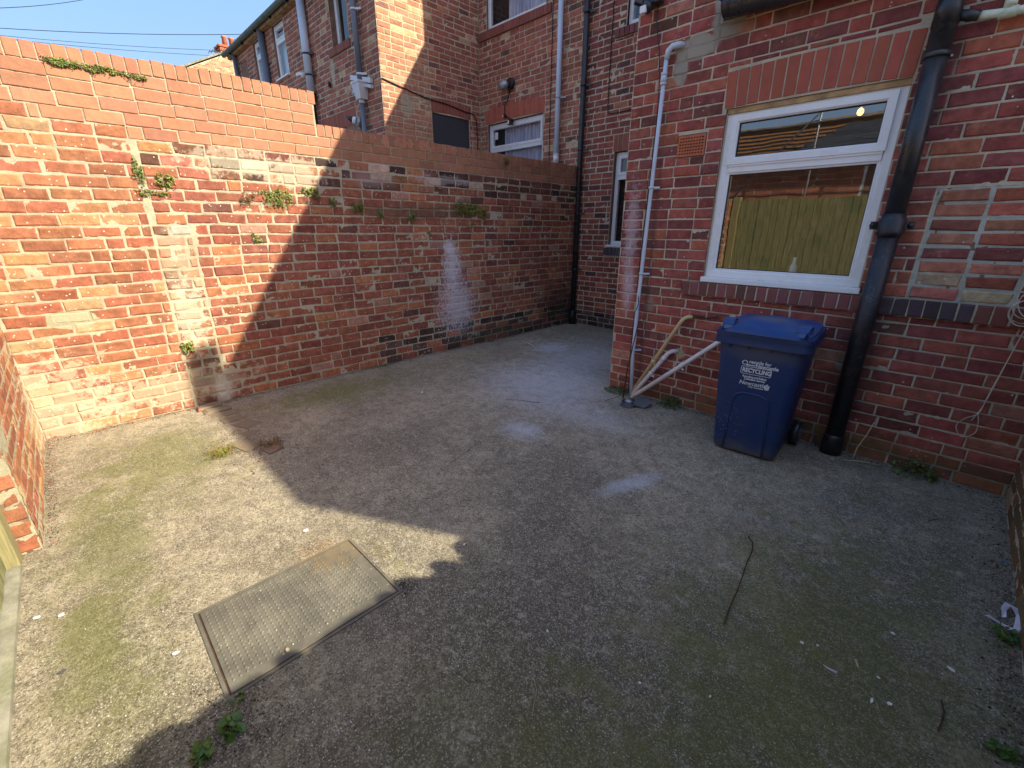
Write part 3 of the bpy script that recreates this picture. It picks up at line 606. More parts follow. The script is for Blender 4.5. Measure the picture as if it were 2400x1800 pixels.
# soldier arch
ns = 14; pw_ = (WX1+0.01-(WX0-0.03))/ns
for k in range(ns):
    u = WX0-0.03+k*pw_; x = (k-6.5)/6.5; lift = 0.012*(1-x*x)
    WR.brick(u+0.005, u+pw_-0.005, WZ1+0.008+lift, 2.722+lift, pal((0.30, 0.075, 0.045), 0.12)(rg, 0, 0, 0), M['b_arch'], 'new', 0.002, x*0.05, 'arch_brick')
# sill of bricks on edge
u = -1.757; k = 0
while u < 0.30:
    w = 0.0775
    if not (-0.47 < u < -0.45):
        base = (0.17, 0.06, 0.055) if u < -0.4 else ((0.060, 0.040, 0.050) if u < 0.05 else (0.14, 0.045, 0.035))
        WR.brick(u+0.004, u+w-0.004, 1.064, 1.172, pal(base, 0.2)(rg, 0, 0, 0), M['b_arch'], 'mid', 0.030, rg.normal(0, 0.01), 'sill_brick')
    u += w; k += 1
# bricked up opening: stack bonded, pale and broken faces, wide grey joints
p_b = pal((0.33, 0.085, 0.05), 0.2, [(0.3, (0.40, 0.15, 0.09)), (0.15, (0.44, 0.30, 0.20)), (0.2, (0.22, 0.06, 0.05))])
for r_ in range(8):
    for q in range(2):
        u0 = BX0+0.022+q*0.234; v0 = BZ0+0.012+r_*0.0825
        WR.brick(u0+rg.normal(0, 0.003), u0+0.212+rg.normal(0, 0.004), v0, v0+0.065+rg.normal(0, 0.002), p_b(rg, 0, 0, 0), M['b_party'], 'old', 0.0, 0, 'infill_brick')
WR.finish(hs)
WR.holes = [(WX0, WX1, WZ0, WZ1), (-1.955, -1.715, 2.17, 2.338), (BX0+0.005, BX1-0.005, BZ0+0.005, BZ1-0.005)]
WR.mortar(-2.43, 0.62, 0, 3.62, 0.0115, M['m_house'], hs, -0.0068, -0.0022)
WR.mortar(0.62, 3.5, 0, 4.83, 0.06, M['m_house'], hs, -0.006, -0.003, seed=4)
WR.mortar(-2.43, 0.62, 3.62, 4.83, 0.06, M['m_house'], hs, -0.006, -0.003, seed=4)
WR.holes = []
WR.mortar(BX0, BX1, BZ0, BZ1, 0.010, M['m_grey'], hs, -0.011, -0.0035, seed=9)
# mortar fillets of the sill and the stuck-out bed
c = MB(); c.box(-1.755, 3.897, 1.066, 0.318, 3.93, 1.170); c.build('sill_bed', M['m_house'], hs)
# core of the rear extension with the window opening left free
c = MB(); YB = 3.930
for x0, x1, z0, z1 in ((-2.43, WX0, 0, 4.83), (WX0, WX1, 0, WZ0), (WX0, WX1, WZ1, 4.83), (WX1, 3.5, 0, 4.83)): c.box(x0+0.0, YB, z0, x1, YB+0.22, z1)
c.build('wall', M['core'], hs)
# side of the extension facing the recess
WS = Wall((-2.43, 0, 0), (0, -1, 0)); WS.U = np.array((0, -1.0, 0)); WS.N = np.array((-1.0, 0, 0))
WS.courses(-6.4, -3.925, 0, 6.2, 0.0843, p_h, M['b_house'], 'mid', 0.013, seed=32); WS.finish(hs, 0)
WS.mortar(-6.4, -3.925, 0, 6.2, 0.06, M['m_house'], hs, -0.006, -0.003)
c = MB(); c.box(-2.42, 4.152, 0, -2.20, 6.6, 4.83); c.build('side_wall', M['core'], hs)
# rear wall in the recess
WB = Wall((0, 6.4, 0), (1, 0, 0), holes=[(-4.20, -3.55, 1.33, 2.715), (-4.15, -3.5, 4.29, 5.4), (-4.23, -3.5, 2.715, 2.95), (-4.32, -3.45, 4.17, 4.285), (-4.27, -3.5, 1.20, 1.325)])
p_r = pal((0.235, 0.068, 0.048), 0.2, [(0.2, (0.17, 0.055, 0.045)), (0.1, (0.32, 0.11, 0.06)), (0.05, (0.1, 0.05, 0.045))])
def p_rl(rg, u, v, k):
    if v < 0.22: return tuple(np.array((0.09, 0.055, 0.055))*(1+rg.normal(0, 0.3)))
    return p_r(rg, u, v, k)
WB.courses(-4.85, -2.43, 0, 6.25, 0.0843, p_rl, M['b_house'], 'mid', 0.012, seed=35, L=0.232)
for k in range(9): WB.brick(-4.225+k*0.078+0.004, -4.225+k*0.078+0.073, 2.722, 2.945, pal((0.25, 0.075, 0.05), 0.12)(rg, 0, 0, 0), M['b_arch'], 'new', 0.002, 0, 'arch_brick')
for k in range(10): WB.brick(-4.315+k*0.078+0.004, -4.315+k*0.078+0.073, 4.174, 4.280, pal((0.17, 0.06, 0.055), 0.15)(rg, 0, 0, 0), M['b_arch'], 'new', 0.028, 0, 'sill_brick')
for k in range(9): WB.brick(-4.265+k*0.078+0.004, -4.265+k*0.078+0.073, 1.205, 1.32, pal((0.075, 0.065, 0.075), 0.15)(rg, 0, 0, 0), M['b_arch'], 'new', 0.028, 0, 'sill_brick')
nb_ = thing('recess_wall', (-3.6, 6.5, 0), 'narrow rear wall of red brick at the end of the yard behind the drainpipe corner', 'wall')
WB.finish(nb_, 300)
WB.holes = WB.holes[:2]
WB.mortar(-4.85, -2.43, 0, 5.6, 0.018, M['m_house'], nb_, -0.006, -0.001)
c = MB()
for x0, x1, z0, z1 in ((-4.85, -4.20, 0, 6.25), (-3.55, -2.43, 0, 6.25), (-4.20, -3.55, 0, 1.33), (-4.20, -3.55, 2.715, 4.29), (-4.20, -3.55, 5.4, 6.25)): c.box(x0, 6.41, z0, x1, 6.62, z1)
c.build('core', M['core'], nb_)
# main house block, roofs (outside the picture, they cast the yard's shade)
c = MB(); c.box(-4.85, 6.63, 0, 3.5, 14.0, 6.25); c.box(-2.42, 6.42, 4.85, 3.5, 6.63, 6.25); c.build('main_block', M['core'], hs)
c = MB(); c.add([(-4.85, 6.34, 6.27), (3.5, 6.34, 6.27), (3.5, 10.3, 8.6), (-4.85, 10.3, 8.6), (-4.85, 14.2, 6.27), (3.5, 14.2, 6.27)], [(0, 1, 2, 3), (3, 2, 5, 4), (1, 5, 2), (0, 3, 4), (0, 4, 5, 1)])
c.build('roof', M['slate'], hs)
c = MB(); c.add([(-2.43, 3.90, 4.84), (3.5, 3.90, 4.84), (3.5, 6.6, 5.6), (-2.43, 6.6, 5.6), (-2.43, 6.6, 4.84), (3.5, 6.6, 4.84)], [(0, 1, 2, 3), (0, 3, 4), (1, 5, 2), (0, 4, 5, 1)])
c.build('rear_roof', M['slate'], hs)
c = MB(); c.box(3.27, 4.152, 0, 3.49, 6.6, 4.83); c.build('far_side_wall', M['core'], hs)
ch = thing('chimney_stack', (-5.6, 6.9, 6.2), 'wide brick chimney stack on the roof party wall', 'chimney'); c = MB(); c.box(-6.4, 6.40, 6.2, -5.0, 7.3, 9.2); c.build('stack', M['core'], ch)
c = MB(); c.tube([(1.22, 3.98, 4.86), (1.22, 3.98, 5.36)], [0.15, 0.12], 14); o = c.build('vent_cowl', M['clay_pot'], None); tag(o, 'stubby clay vent pot standing at the roof edge', 'vent')

# ------ windows
def rect_frame(m, x0, x1, z0, z1, w, y0, y1, mi=0):
    """mitred frame: 4 trapezoid bars, front at y0, back at y1"""
    o_ = [(x0, z0), (x1, z0), (x1, z1), (x0, z1)]; i_ = [(x0+w, z0+w), (x1-w, z0+w), (x1-w, z1-w), (x0+w, z1-w)]
    b = w*0.22; j_ = [(x0+w-b, z0+w-b), (x1-w+b, z0+w-b), (x1-w+b, z1-w+b), (x0+w-b, z1-w+b)]
    for k in range(4):
        k2 = (k+1) % 4
        vs = [(o_[k][0], y0, o_[k][1]), (o_[k2][0], y0, o_[k2][1]), (j_[k2][0], y0, j_[k2][1]), (j_[k][0], y0, j_[k][1]),
              (i_[k][0], y0+b*0.9, i_[k][1]), (i_[k2][0], y0+b*0.9, i_[k2][1]), (o_[k][0], y1, o_[k][1]), (o_[k2][0], y1, o_[k2][1]), (i_[k2][0], y1, i_[k2][1]), (i_[k][0], y1, i_[k][1])]
        m.add(vs, [(0, 1, 2, 3), (3, 2, 5, 4), (4, 5, 8, 9), (1, 0, 6, 7), (7, 6, 9, 8), (0, 3, 4, 9, 6), (1, 7, 8, 5, 2)], mi)
def pane(name, x0, x1, z0, z1, y, parent, mat, th=0.006):
    m = MB(); m.add([(x0, y, z0), (x1, y, z0), (x1, y, z1), (x0, y, z1)], [(0, 1, 2, 3)]); o = m.build(name, mat, parent); return o
win = MB(); rect_frame(win, WX0+0.006, WX1-0.006, 1.222, WZ1-0.035, 0.058, 3.950, 4.020)
w_o = win.build('window', M['upvc'], hs)
m = MB(); rect_frame(m, WX0+0.050, WX1-0.050, 2.085, 2.425, 0.052, 3.932, 3.985); m.build('opening_sash', M['upvc'], w_o)
m = MB(); m.box(WX0+0.06, 3.946, 2.030, WX1-0.06, 4.0, 2.084); m.box(WX0+0.06, 3.938, 2.070, WX1-0.06, 3.946, 2.0845); m.build('transom', M['upvc'], w_o)
m = MB(); rect_frame(m, WX0+0.062, WX1-0.062, 1.276, 2.030, 0.016, 3.958, 3.985); m.build('glazing_bead', M['upvc'], w_o)
m = MB(); rect_frame(m, WX0+0.0775, WX1-0.0775, 1.2915, 2.0145, 0.006, 3.966, 3.982); rect_frame(m, WX0+0.1015, WX1-0.1015, 2.1365, 2.3735, 0.006, 3.955, 3.982); m.build('gasket', M['gasket'], w_o)
pane('pane', WX0+0.079, WX1-0.079, 1.293, 2.013, 3.974, w_o, M['glass_big']); pane('pane', WX0+0.103, WX1-0.103, 2.138, 2.372, 3.966, w_o, M['glass_big'])
m = MB(); m.box(WX0-0.012, 3.898, 1.184, WX1+0.012, 4.0, 1.221); m.box(WX0-0.012, 3.893, 1.180, WX1+0.012, 3.898, 1.214); m.build('sill', M['upvc'], w_o, 0.003)
m = MB(); m.box(WX0+0.004, 3.934, WZ1-0.034, WX1-0.004, 4.0, WZ1+0.010); m.build('timber_packer', M['wood'], w_o)
m = MB(); m.box(WX0-0.0, 3.935, 1.222, WX0+0.005, 4.1, WZ1-0.035); m.box(WX1-0.005, 3.935, 1.222, WX1, 4.1, WZ1-0.035); m.build('reveal', M['m_house'], w_o)
# room behind the window with a lit ceiling lamp
m = MB(); x0, x1, y0, y1, z0, z1 = -2.18, 1.5, 4.16, 6.35, 0.05, 2.72
m.add([(x0,y0,z0),(x1,y0,z0),(x1,y1,z0),(x0,y1,z0),(x0,y0,z1),(x1,y0,z1),(x1,y1,z1),(x0,y1,z1)], [(0,1,2,3),(7,6,5,4),(1,5,6,2),(2,6,7,3),(3,7,4,0)])
m.build('room', M['room'], hs)
m = MB(); m.ellip((-0.995, 5.40, 2.60), 0.026, 0.026, 0.030, 12, 8); lm = m.build('ceiling_lamp', M['bulb']); tag(lm, 'lit warm ceiling lamp seen through the kitchen window', 'lamp')
m = MB(); m.tube([(-0.995, 5.4, 2.63), (-0.995, 5.4, 2.72)], 0.008, 8); m.build('flex', M['upvc'], lm)
# a bottle on the inner sill
m = MB(); m.tube([(-0.955, 4.07, 1.235), (-0.955, 4.07, 1.33), (-0.955, 4.07, 1.36), (-0.955, 4.07, 1.40)], [0.026, 0.026, 0.012, 0.012], 12); o = m.build('bottle', M['upvc_old']); tag(o, 'small pale bottle standing on the inner window sill', 'bottle')
m = MB(); m.box(WX0, 4.021, 1.19, WX1, 4.20, 1.232); m.build('inner_sill', M['upvc_old'], w_o)

# recess windows
def small_window(parent, x0, x1, z0, z1, y, tr, sillz=None, glass='glass', back='dark'):
    f = MB(); rect_frame(f, x0, x1, z0, z1, 0.055, y, y+0.06); fo = f.build('window', M['upvc'], parent)
    if tr:
        m = MB(); m.box(x0+0.05, y-0.006, tr-0.03, x1-0.05, y+0.05, tr+0.03); m.build('transom', M['upvc'], fo)
        m = MB(); rect_frame(m, x0+0.045, x1-0.045, tr+0.031, z1-0.045, 0.045, y-0.012, y+0.04); m.build('opening_sash', M['upvc'], fo)
        pane('pane', x0+0.055, x1-0.055, z0+0.055, tr-0.03, y+0.025, fo, M[glass]); pane('pane', x0+0.088, x1-0.088, tr+0.074, z1-0.088, y+0.02, fo, M[glass])
    else: pane('pane', x0+0.055, x1-0.055, z0+0.055, z1-0.055, y+0.025, fo, M[glass])
    if sillz: m = MB(); m.box(x0-0.04, y-0.09, sillz, x1+0.04, y+0.04, z0-0.001); m.build('sill', M['upvc'], fo, 0.003)
    if back: m = MB(); m.box(x0+0.02, y+0.12, z0+0.02, x1-0.02, y+0.14, z1-0.02); m.build('blind' if back != 'dark' else 'dark_interior', M[back], fo)
    return fo
small_window(nb_, -4.195, -3.56, 1.37, 2.708, 6.47, 2.36, 1.335)
small_window(nb_, -4.145, -3.51, 4.30, 5.39, 6.45, None, None)

# air brick
ab = MB(); X0, X1, Z0, Z1 = -1.950, -1.720, 2.176, 2.332
ab.box(X0, 3.924, Z0, X1, 3.960, Z1, 1)
nx_, nz_ = 9, 6; fx = (X1-X0)/(nx_+1); fz = (Z1-Z0)/(nz_+1)
for k in range(nx_+1):
    ab.box(X0+k*fx+(0.0072 if k else 0), 3.914, Z0, X0+(k+1)*fx-(0.0072 if k < nx_ else 0), 3.924, Z1, 0)
for j_ in range(nz_+1):
    for k in range(nx_): ab.box(X0+(k+1)*fx-0.0072, 3.9145, Z0+j_*fz+(0.005 if j_ else 0), X0+(k+1)*fx+0.0072, 3.924, Z0+(j_+1)*fz-(0.005 if j_ < nz_ else 0), 0)
ab.build('air_brick', [M['clay'], M['dark']], hs)

# ================================================================== NEIGHBOUR HOUSE
nh = thing('neighbour_house', (-8.5, 6.0, 0), 'neighbouring brick terraced house beyond the wall with net curtained windows and a sunlit side', 'house')
p_n = pal((0.28, 0.095, 0.062), 0.15, [(0.2, (0.22, 0.075, 0.055)), (0.10, (0.34, 0.14, 0.080)), (0.03, (0.14, 0.065, 0.055)), (0.03, (0.40, 0.25, 0.15))])
p_nl = pal((0.34, 0.155, 0.092), 0.15, [(0.2, (0.33, 0.14, 0.09)), (0.15, (0.46, 0.28, 0.16)), (0.03, (0.20, 0.10, 0.07))])
# side facing the sun
WN = Wall((-7.275, 0, 0), (0, 1, 0), holes=[(5.275, 6.13, 2.98, 3.535), (5.26, 6.17, 3.535, 3.775)])
WN.courses(4.32, 6.40, 0.0, 7.0, 0.0843, lambda rg, u, v, k: (p_nl if u < 5.3 else p_n)(rg, u, v, k), M['b_nb'], 'mid', 0.013, seed=51, header=0.15)
for k in range(12): WN.brick(5.265+k*0.0755+0.004, 5.265+k*0.0755+0.0715, 3.545+0.02*math.sin(math.pi*k/11), 3.765+0.02*math.sin(math.pi*k/11), pal((0.24, 0.075, 0.05), 0.12)(rg, 0, 0, 0), M['b_arch'], 'new', 0.002, (k-5.5)*0.01, 'arch_brick')
# end wall facing the yards
WE = Wall((0, 4.32, 0), (1, 0, 0), holes=[(-8.80, -8.17, 4.60, 5.6), (-8.94, -8.12, 4.47, 4.598), (-9.62, -8.2, 3.36, 3.62), (-11.46, -10.84, 4.62, 5.58), (-12.72, -12.22, 4.62, 5.58), (-13.75, -13.3, 4.62, 5.4), (-9.62, -8.2, 2.0, 3.36)])
WE.courses(-14.3, -7.275, 2.1, 5.66, 0.0843, p_n, M['b_nb'], 'mid', 0.013, seed=52, header=0.15)
for k in range(18): WE.brick(-9.615+k*0.0785+0.004, -9.615+k*0.0785+0.0745, 3.365, 3.612, pal((0.27, 0.085, 0.055), 0.12)(rg, 0, 0, 0), M['b_arch'], 'new', 0.002, 0, 'arch_brick')
for k in range(10): WE.brick(-8.935+k*0.0805+0.004, -8.935+k*0.0805+0.0765, 4.475, 4.592, pal((0.22, 0.075, 0.055), 0.12)(rg, 0, 0, 0), M['b_arch'], 'new', 0.03, 0, 'sill_brick')
# rear wall
WK = Wall((0, 6.4, 0), (1, 0, 0), holes=[(-7.06, -5.66, 2.15, 3.462), (-7.14, -5.63, 3.462, 3.715), (-7.06, -5.62, 4.945, 6.0), (-7.26, -5.52, 4.80, 4.94)])
WK.courses(-7.275, -4.86, 0.0, 6.25, 0.0843, p_n, M['b_nb'], 'mid', 0.012, seed=53, header=0.3)
for k in range(20): WK.brick(-7.135+k*0.0753+0.004, -7.135+k*0.0753+0.0715, 3.470+0.018*math.sin(math.pi*k/19), 3.705+0.018*math.sin(math.pi*k/19), pal((0.34, 0.085, 0.05), 0.12)(rg, 0, 0, 0), M['b_arch'], 'new', 0.002, (k-9.5)*0.006, 'arch_brick')
for k in range(23): WK.brick(-7.255+k*0.0753+0.004, -7.255+k*0.0753+0.0715, 4.806, 4.934, pal((0.21, 0.07, 0.055), 0.12)(rg, 0, 0, 0), M['b_arch'], 'new', 0.035, 0, 'sill_brick')
# choose the largest bricks over the three walls together
for Wx, n_ in ((WN, 110), (WE, 80), (WK, 110)): Wx.finish(nh, n_)
WN.holes = WN.holes[:1]; WE.holes = [WE.holes[0]]+WE.holes[3:]; WK.holes = [WK.holes[0], WK.holes[2]]
WN.mortar(4.32, 6.40, 0.0, 7.0, 0.02, M['m_nb'], nh, -0.006, -0.001); WE.mortar(-14.3, -7.275, 2.1, 5.66, 0.028, M['m_nb'], nh, -0.006, -0.001, seed=6); WK.mortar(-7.275, -4.86, 0, 6.25, 0.02, M['m_nb'], nh, -0.006, -0.001, seed=7)
c = MB()
c.box(-7.49, 4.56, 0, -7.287, 5.275, 7.0); c.box(-7.49, 6.13, 0, -7.287, 6.40, 7.0); c.box(-7.49, 5.275, 0, -7.287, 6.13, 2.98); c.box(-7.49, 5.275, 3.535, -7.287, 6.13, 7.0)
for x0, x1, z0, z1 in ((-14.3, -13.75, 0, 5.66), (-13.75, -12.72, 0, 5.66), (-12.22, -11.46, 0, 5.66), (-10.84, -8.80, 0, 5.66), (-8.17, -7.287, 0, 5.66), (-12.72, -12.22, 0, 4.62), (-11.46, -10.84, 0, 4.62), (-8.80, -8.17, 0, 4.60), (-12.72, -12.22, 5.58, 5.66), (-11.46, -10.84, 5.58, 5.66), (-8.80, -8.17, 5.6, 5.66)): c.box(x0, 4.332, z0, x1, 4.55, z1)
for x0, x1, z0, z1 in ((-7.275, -7.06, 0, 6.25), (-5.66, -4.86, 0, 6.25), (-7.06, -5.66, 0, 2.15), (-7.06, -5.66, 3.462, 4.945), (-7.06, -5.66, 6.0, 6.25)): c.box(x0, 6.412, z0, x1, 6.62, z1)
c.box(-14.3, 6.63, 0, -4.87, 14, 6.25)
c.build('wall', M['core'], nh)
c = MB(); c.add([(-14.3, 6.34, 6.27), (-4.87, 6.34, 6.27), (-4.87, 10.3, 8.6), (-14.3, 10.3, 8.6), (-4.87, 14.2, 6.27), (-14.3, 14.2, 6.27)], [(0, 1, 2, 3), (3, 2, 4, 5), (1, 4, 2), (0, 3, 5), (0, 5, 4, 1)])
c.add([(-14.35, 4.20, 5.66), (-7.2, 4.20, 5.70), (-7.2, 6.6, 7.0), (-14.35, 6.6, 7.0), (-14.35, 6.6, 5.7), (-7.2, 6.6, 5.7)], [(0, 1, 2, 3), (0, 3, 4), (1, 5, 2), (0, 4, 5, 1)])
c.build('roof', M['slate'], nh)
c = MB(); c.box(-14.35, 4.225, 5.60, -7.25, 4.318, 5.66); c.build('fascia', M['wood'], nh)
# gutter (half round)
def half_gutter(m, p, q, r, n=10, mi=0, th=0.004):
    p = Vector(p); q = Vector(q); d = (q-p).normalized(); s_ = d.cross(Vector((0, 0, 1))).normalized()
    vs = []; 
    for rr in (r, r-th):
        for c_ in (p, q):
            for k in range(n+1): a = math.pi*k/n; vs.append(c_+s_*math.cos(a)*rr-Vector((0, 0, 1))*math.sin(a)*rr)
    N1 = n+1; fs = []
    for k in range(n): fs += [(k, k+1, N1+k+1, N1+k), (2*N1+k+1, 2*N1+k, 3*N1+k, 3*N1+k+1)]
    fs += [(0, N1, 3*N1, 2*N1), (n, 2*N1+n, 3*N1+n, N1+n)]
    m.add(vs, fs, mi, True)
    for c_, sgn in ((p, 1), (q, -1)):
        cap = [c_+s_*math.cos(math.pi*k/n)*r-Vector((0, 0, 1))*math.sin(math.pi*k/n)*r for k in range(n+1)]
        m.add(cap+[x-d*0.004*sgn for x in cap], [tuple(range(N1)) if sgn < 0 else tuple(reversed(range(N1))), tuple(range(N1, 2*N1)) if sgn > 0 else tuple(reversed(range(N1, 2*N1)))], mi)
gt = thing('roof_gutter', (-10.8, 4.2, 5.6), 'long dark gutter under the eaves of the terrace against the sky', 'gutter')
m = MB(); half_gutter(m, (-14.4, 4.16, 5.70), (-7.2, 4.16, 5.70), 0.06); m.build('channel', M['gut_green'], gt)
for k in range(8): m = MB(); m.bar((-14.0+k*0.95, 4.16, 5.638), (-14.0+k*0.95, 4.225, 5.64), 0.03, 0.05); m.build('bracket', M['black_pl'], gt)

# neighbour windows
w = small_window(nh, -8.79, -8.18, 4.60, 5.59, 4.42, None, None)
small_window(nh, -11.45, -10.85, 4.63, 5.57, 4.36, 5.27, 4.60, 'glass', 'upvc_old'); small_window(nh, -12.71, -12.23, 4.63, 5.57, 4.36, 5.27, 4.60, 'glass', 'upvc_old'); small_window(nh, -13.74, -13.31, 4.63, 5.39, 4.36, None, 4.60, 'glass', 'upvc_old')
m = MB(); m.box(-9.61, 4.40, 2.0, -8.21, 4.45, 3.36); m.build('boarded_window', M['upvc_old'], nh)
def wavy(name, x0, x1, z0, z1, y, parent, amp=0.025, wl=0.09):
    n = int((x1-x0)/0.012); v = []; 
    for k in range(n+1):
        x = x0+(x1-x0)*k/n; yy = y+amp*math.sin(x*2*math.pi/wl+math.sin(x*9)*1.2); v += [(x, yy, z0), (x, yy, z1)]
    m = MB(); m.add(v, [(2*k, 2*k+2, 2*k+3, 2*k+1) for k in range(n)], 0, True); return m.build(name, M['curtain'], parent)
w = small_window(nh, -7.05, -5.67, 2.16, 3.455, 6.45, 3.02); wavy('net_curtain', -6.70, -5.75, 2.20, 3.40, 6.53, w)
m = MB(); m.box(-6.93, 6.467, 3.21, -6.85, 6.469, 3.33); m.build('paper_notice', M['upvc'], w)
w = small_window(nh, -7.05, -5.63, 4.95, 5.99, 6.44, None); wavy('net_curtain', -6.62, -5.7, 5.0, 5.95, 6.53, w)
m = MB(); m.box(-7.315, 5.282, 2.99, -7.300, 6.123, 3.53); m.box(-7.301, 5.30, 2.995, -7.29, 6.10, 3.02); m.build('blanking_panel', M['board'], nh)

# far gable with chimney
FX = -32.0; k_ = FX/-19.0
def fg(y, z): return (y*k_, CH+(z-CH)*k_)
gb = thing('gable_house', (FX-2, fg(5.2, 0)[0], 0), 'distant gabled brick house end catching sunlight beyond the wall', 'house')
(ya, za), (yb, zb) = fg(4.25, 6.36), fg(7.9, 8.29); WG = Wall((FX, 0, 0), (0, 1, 0))
gl_ = 0.084; v = 6.0; rgk = np.random.default_rng(5); kk_ = 0
while v < zb-0.2:
    ys0 = ya+(v-za)*(yb-ya)/(zb-za) if v > za else ya
    x = ya-0.3+(kk_ % 2)*0.11
    while x < 11.5:
        if x > ys0+0.1: WG.brick(x+0.006, x+0.224, v+0.006, v+gl_-0.006, pal((0.44, 0.20, 0.11), 0.2, [(0.2, (0.50, 0.33, 0.18)), (0.15, (0.30, 0.11, 0.07))])(rgk, 0, 0, 0), M['b_nb'], 'mid')
        x += 0.23
    v += gl_; kk_ += 1
WG.finish(gb, 0)
m = MB(); m.poly_prism([(FX-0.006, ya, 0), (FX-0.006, 12.5, 0), (FX-0.006, 12.5, zb), (FX-0.006, yb, zb), (FX-0.006, ya, za)], (-9, 0, 0)); m.build('wall', M['m_nb'], gb)
m = MB(); m.bar((FX-0.02, ya-0.25, za-0.02), (FX-0.02, yb, zb+0.11), 0.22, 0.09); m.build('verge', M['curb'], gb)
m = MB(); m.poly_prism([(FX-0.12, ya-0.35, za-0.08), (FX-0.12, yb, zb+0.10), (FX-0.12, yb, zb+0.02), (FX-0.12, ya-0.30, za-0.15)], (-8.8, 0, 0)); m.build('roof', M['slate'], gb)
m = MB(); y0_, z0_ = fg(5.46, 6.9); y1_, z1_ = fg(6.30, 7.28); m.box(FX-1.0, y0_, z0_-0.6, FX-0.2, y1_, z1_); m.box(FX-1.05, y0_-0.06, z1_, FX-0.15, y1_+0.06, z1_+0.1); cs_ = m.build('chimney', M['clay'], gb)
for py in (5.70, 5.91, 6.10): y_, z_ = fg(py, 7.30); m = MB(); m.tube([(FX-0.6, y_, z_+0.04), (FX-0.6, y_, z_+0.50), (FX-0.6, y_, z_+0.52), (FX-0.6, y_, z_+0.60)], [0.15, 0.12, 0.145, 0.145], 12); m.build('chimney_pot', M['clay_pot'], cs_)
ae = thing('tv_aerial', (FX-0.3, fg(5.34, 0)[0], fg(0, 6.9)[1]), 'thin dark television aerial beside the far chimney', 'aerial'); y_, z_ = fg(5.345, 6.93); z2 = fg(0, 7.22)[1]
m = MB(); m.tube([(FX-0.3, y_, z_), (FX-0.3, y_-0.08, z2)], 0.022, 6); m.build('mast', M['wire'], ae)
m = MB(); m.tube([(FX-0.7, y_-0.25, z2-0.16), (FX+0.3, y_+0.22, z2-0.20)], 0.016, 6)
for k in range(6): f_ = k/5; q = Vector((FX-0.7+f_, y_-0.25+0.47*f_, z2-0.16-0.04*f_)); m.tube([q+Vector((-.1, .1, .14)), q-Vector((-.1, .1, .14))], 0.012, 5)
m.build('elements', M['wire'], ae)

# phone wires across the sky
def at_px(x, y, dist):
    d = fw+rt2*(x-1200)/FPX-up2*(y-900)/FPX; return Vector(np.array([0, 0, CH])+d*dist)
wl = [((-60, 20), (230, -8), 14, 20, 'highest black wire cutting the top left corner of the sky'), ((-60, 62), (590, 80), 16, 17.6, 'black overhead wire running to the terrace gutter'),
      ((-60, 77), (512, 118), 22, 26.5, 'upper of the two close wires running to the far chimney'), ((-60, 83), (512, 131), 22, 26.5, 'lower of the two close wires running to the far chimney')]
for a_, b_, da, db, lab in wl:
    p = at_px(*a_, da); q = at_px(*b_, db); m = MB(); pts = [p.lerp(q, k/12)-Vector((0, 0, 0.10*4*(k/12)*(1-k/12))) for k in range(13)]; m.tube(pts, 0.011, 5)
    tag(m.build('overhead_wire', M['wire']), lab, 'wire', 'overhead wires in the sky')

# ================================================================== RETURN WALL (left edge) and RIGHT WALL
rw = thing('return_wall', (-4.0, -0.5, 0), 'short red brick wall at the left edge meeting the long wall', 'wall')
WT = Wall((0, -0.395, 0), (-1, 0, 0)); 
WT.courses(3.10, 4.85, 0, 2.1, 0.0912, p_left, M['b_party'], 'old', 0.014, seed=61, header=0.15); WT.finish(rw)
WT.mortar(3.10, 4.85, 0, 2.1, 0.012, M['m_party'], rw, -0.008, 0.0)
c = MB(); c.box(-4.85, -0.60, 0, -3.105, -0.408, 2.095); c.build('core', M['core'], rw)
WT2 = Wall((-3.10, 0, 0), (0, 1, 0)); WT2.courses(-0.61, -0.40, 0, 2.1, 0.0912, p_left, M['b_party'], 'old', 0.014, seed=62); WT2.finish(rw); WT2.mortar(-0.61, -0.40, 0, 2.1, 0.012, M['m_party'], rw, -0.008, 0.0)
rr_ = thing('right_wall', (0.62, 1.7, 0), 'mossy old brick wall at the right edge of the yard', 'wall')
WQ = Wall((0.52, 0, 0), (0, -1, 0)); p_q = pal((0.27, 0.085, 0.05), 0.25, [(0.2, (0.34, 0.20, 0.10)), (0.2, (0.16, 0.06, 0.045))])
M['b_foot'] = brick_mat('worn sunken brick', 1.0, [dict(c=(-4.2, 0.78, 0), r=(1.0, 0.3, 0.2), col=(0.24, 0.20, 0.14), a=0.95, nz=1.6, ns=12, soft=0.6)], 0.8, 0.8, 0.9)
M['b_right'] = brick_mat('mossy brick', 1.0, [dict(c=(0.52, 3.2, 0.3), r=(1, 1.2, 0.6), col=(0.13, 0.13, 0.05), a=0.5, nz=1.5, ns=4), dict(c=(0.52, 2.0, 0.1), r=(1, 3, 0.3), col=(0.12, 0.11, 0.05), a=0.6, nz=1.5, ns=4)], 0.4, 0.6)
WQ.courses(-3.915, 0.55, 0, 1.60, 0.0843, p_q, M['b_right'], 'old', 0.014, seed=63, header=0.15); WQ.finish(rr_)
WQ.mortar(-3.915, 0.55, 0, 1.59, 0.015, M['m_house'], rr_, -0.008, 0.0)
c = MB(); c.box(0.533, -0.55, 0, 0.74, 3.915, 1.585); c.build('core', M['core'], rr_)
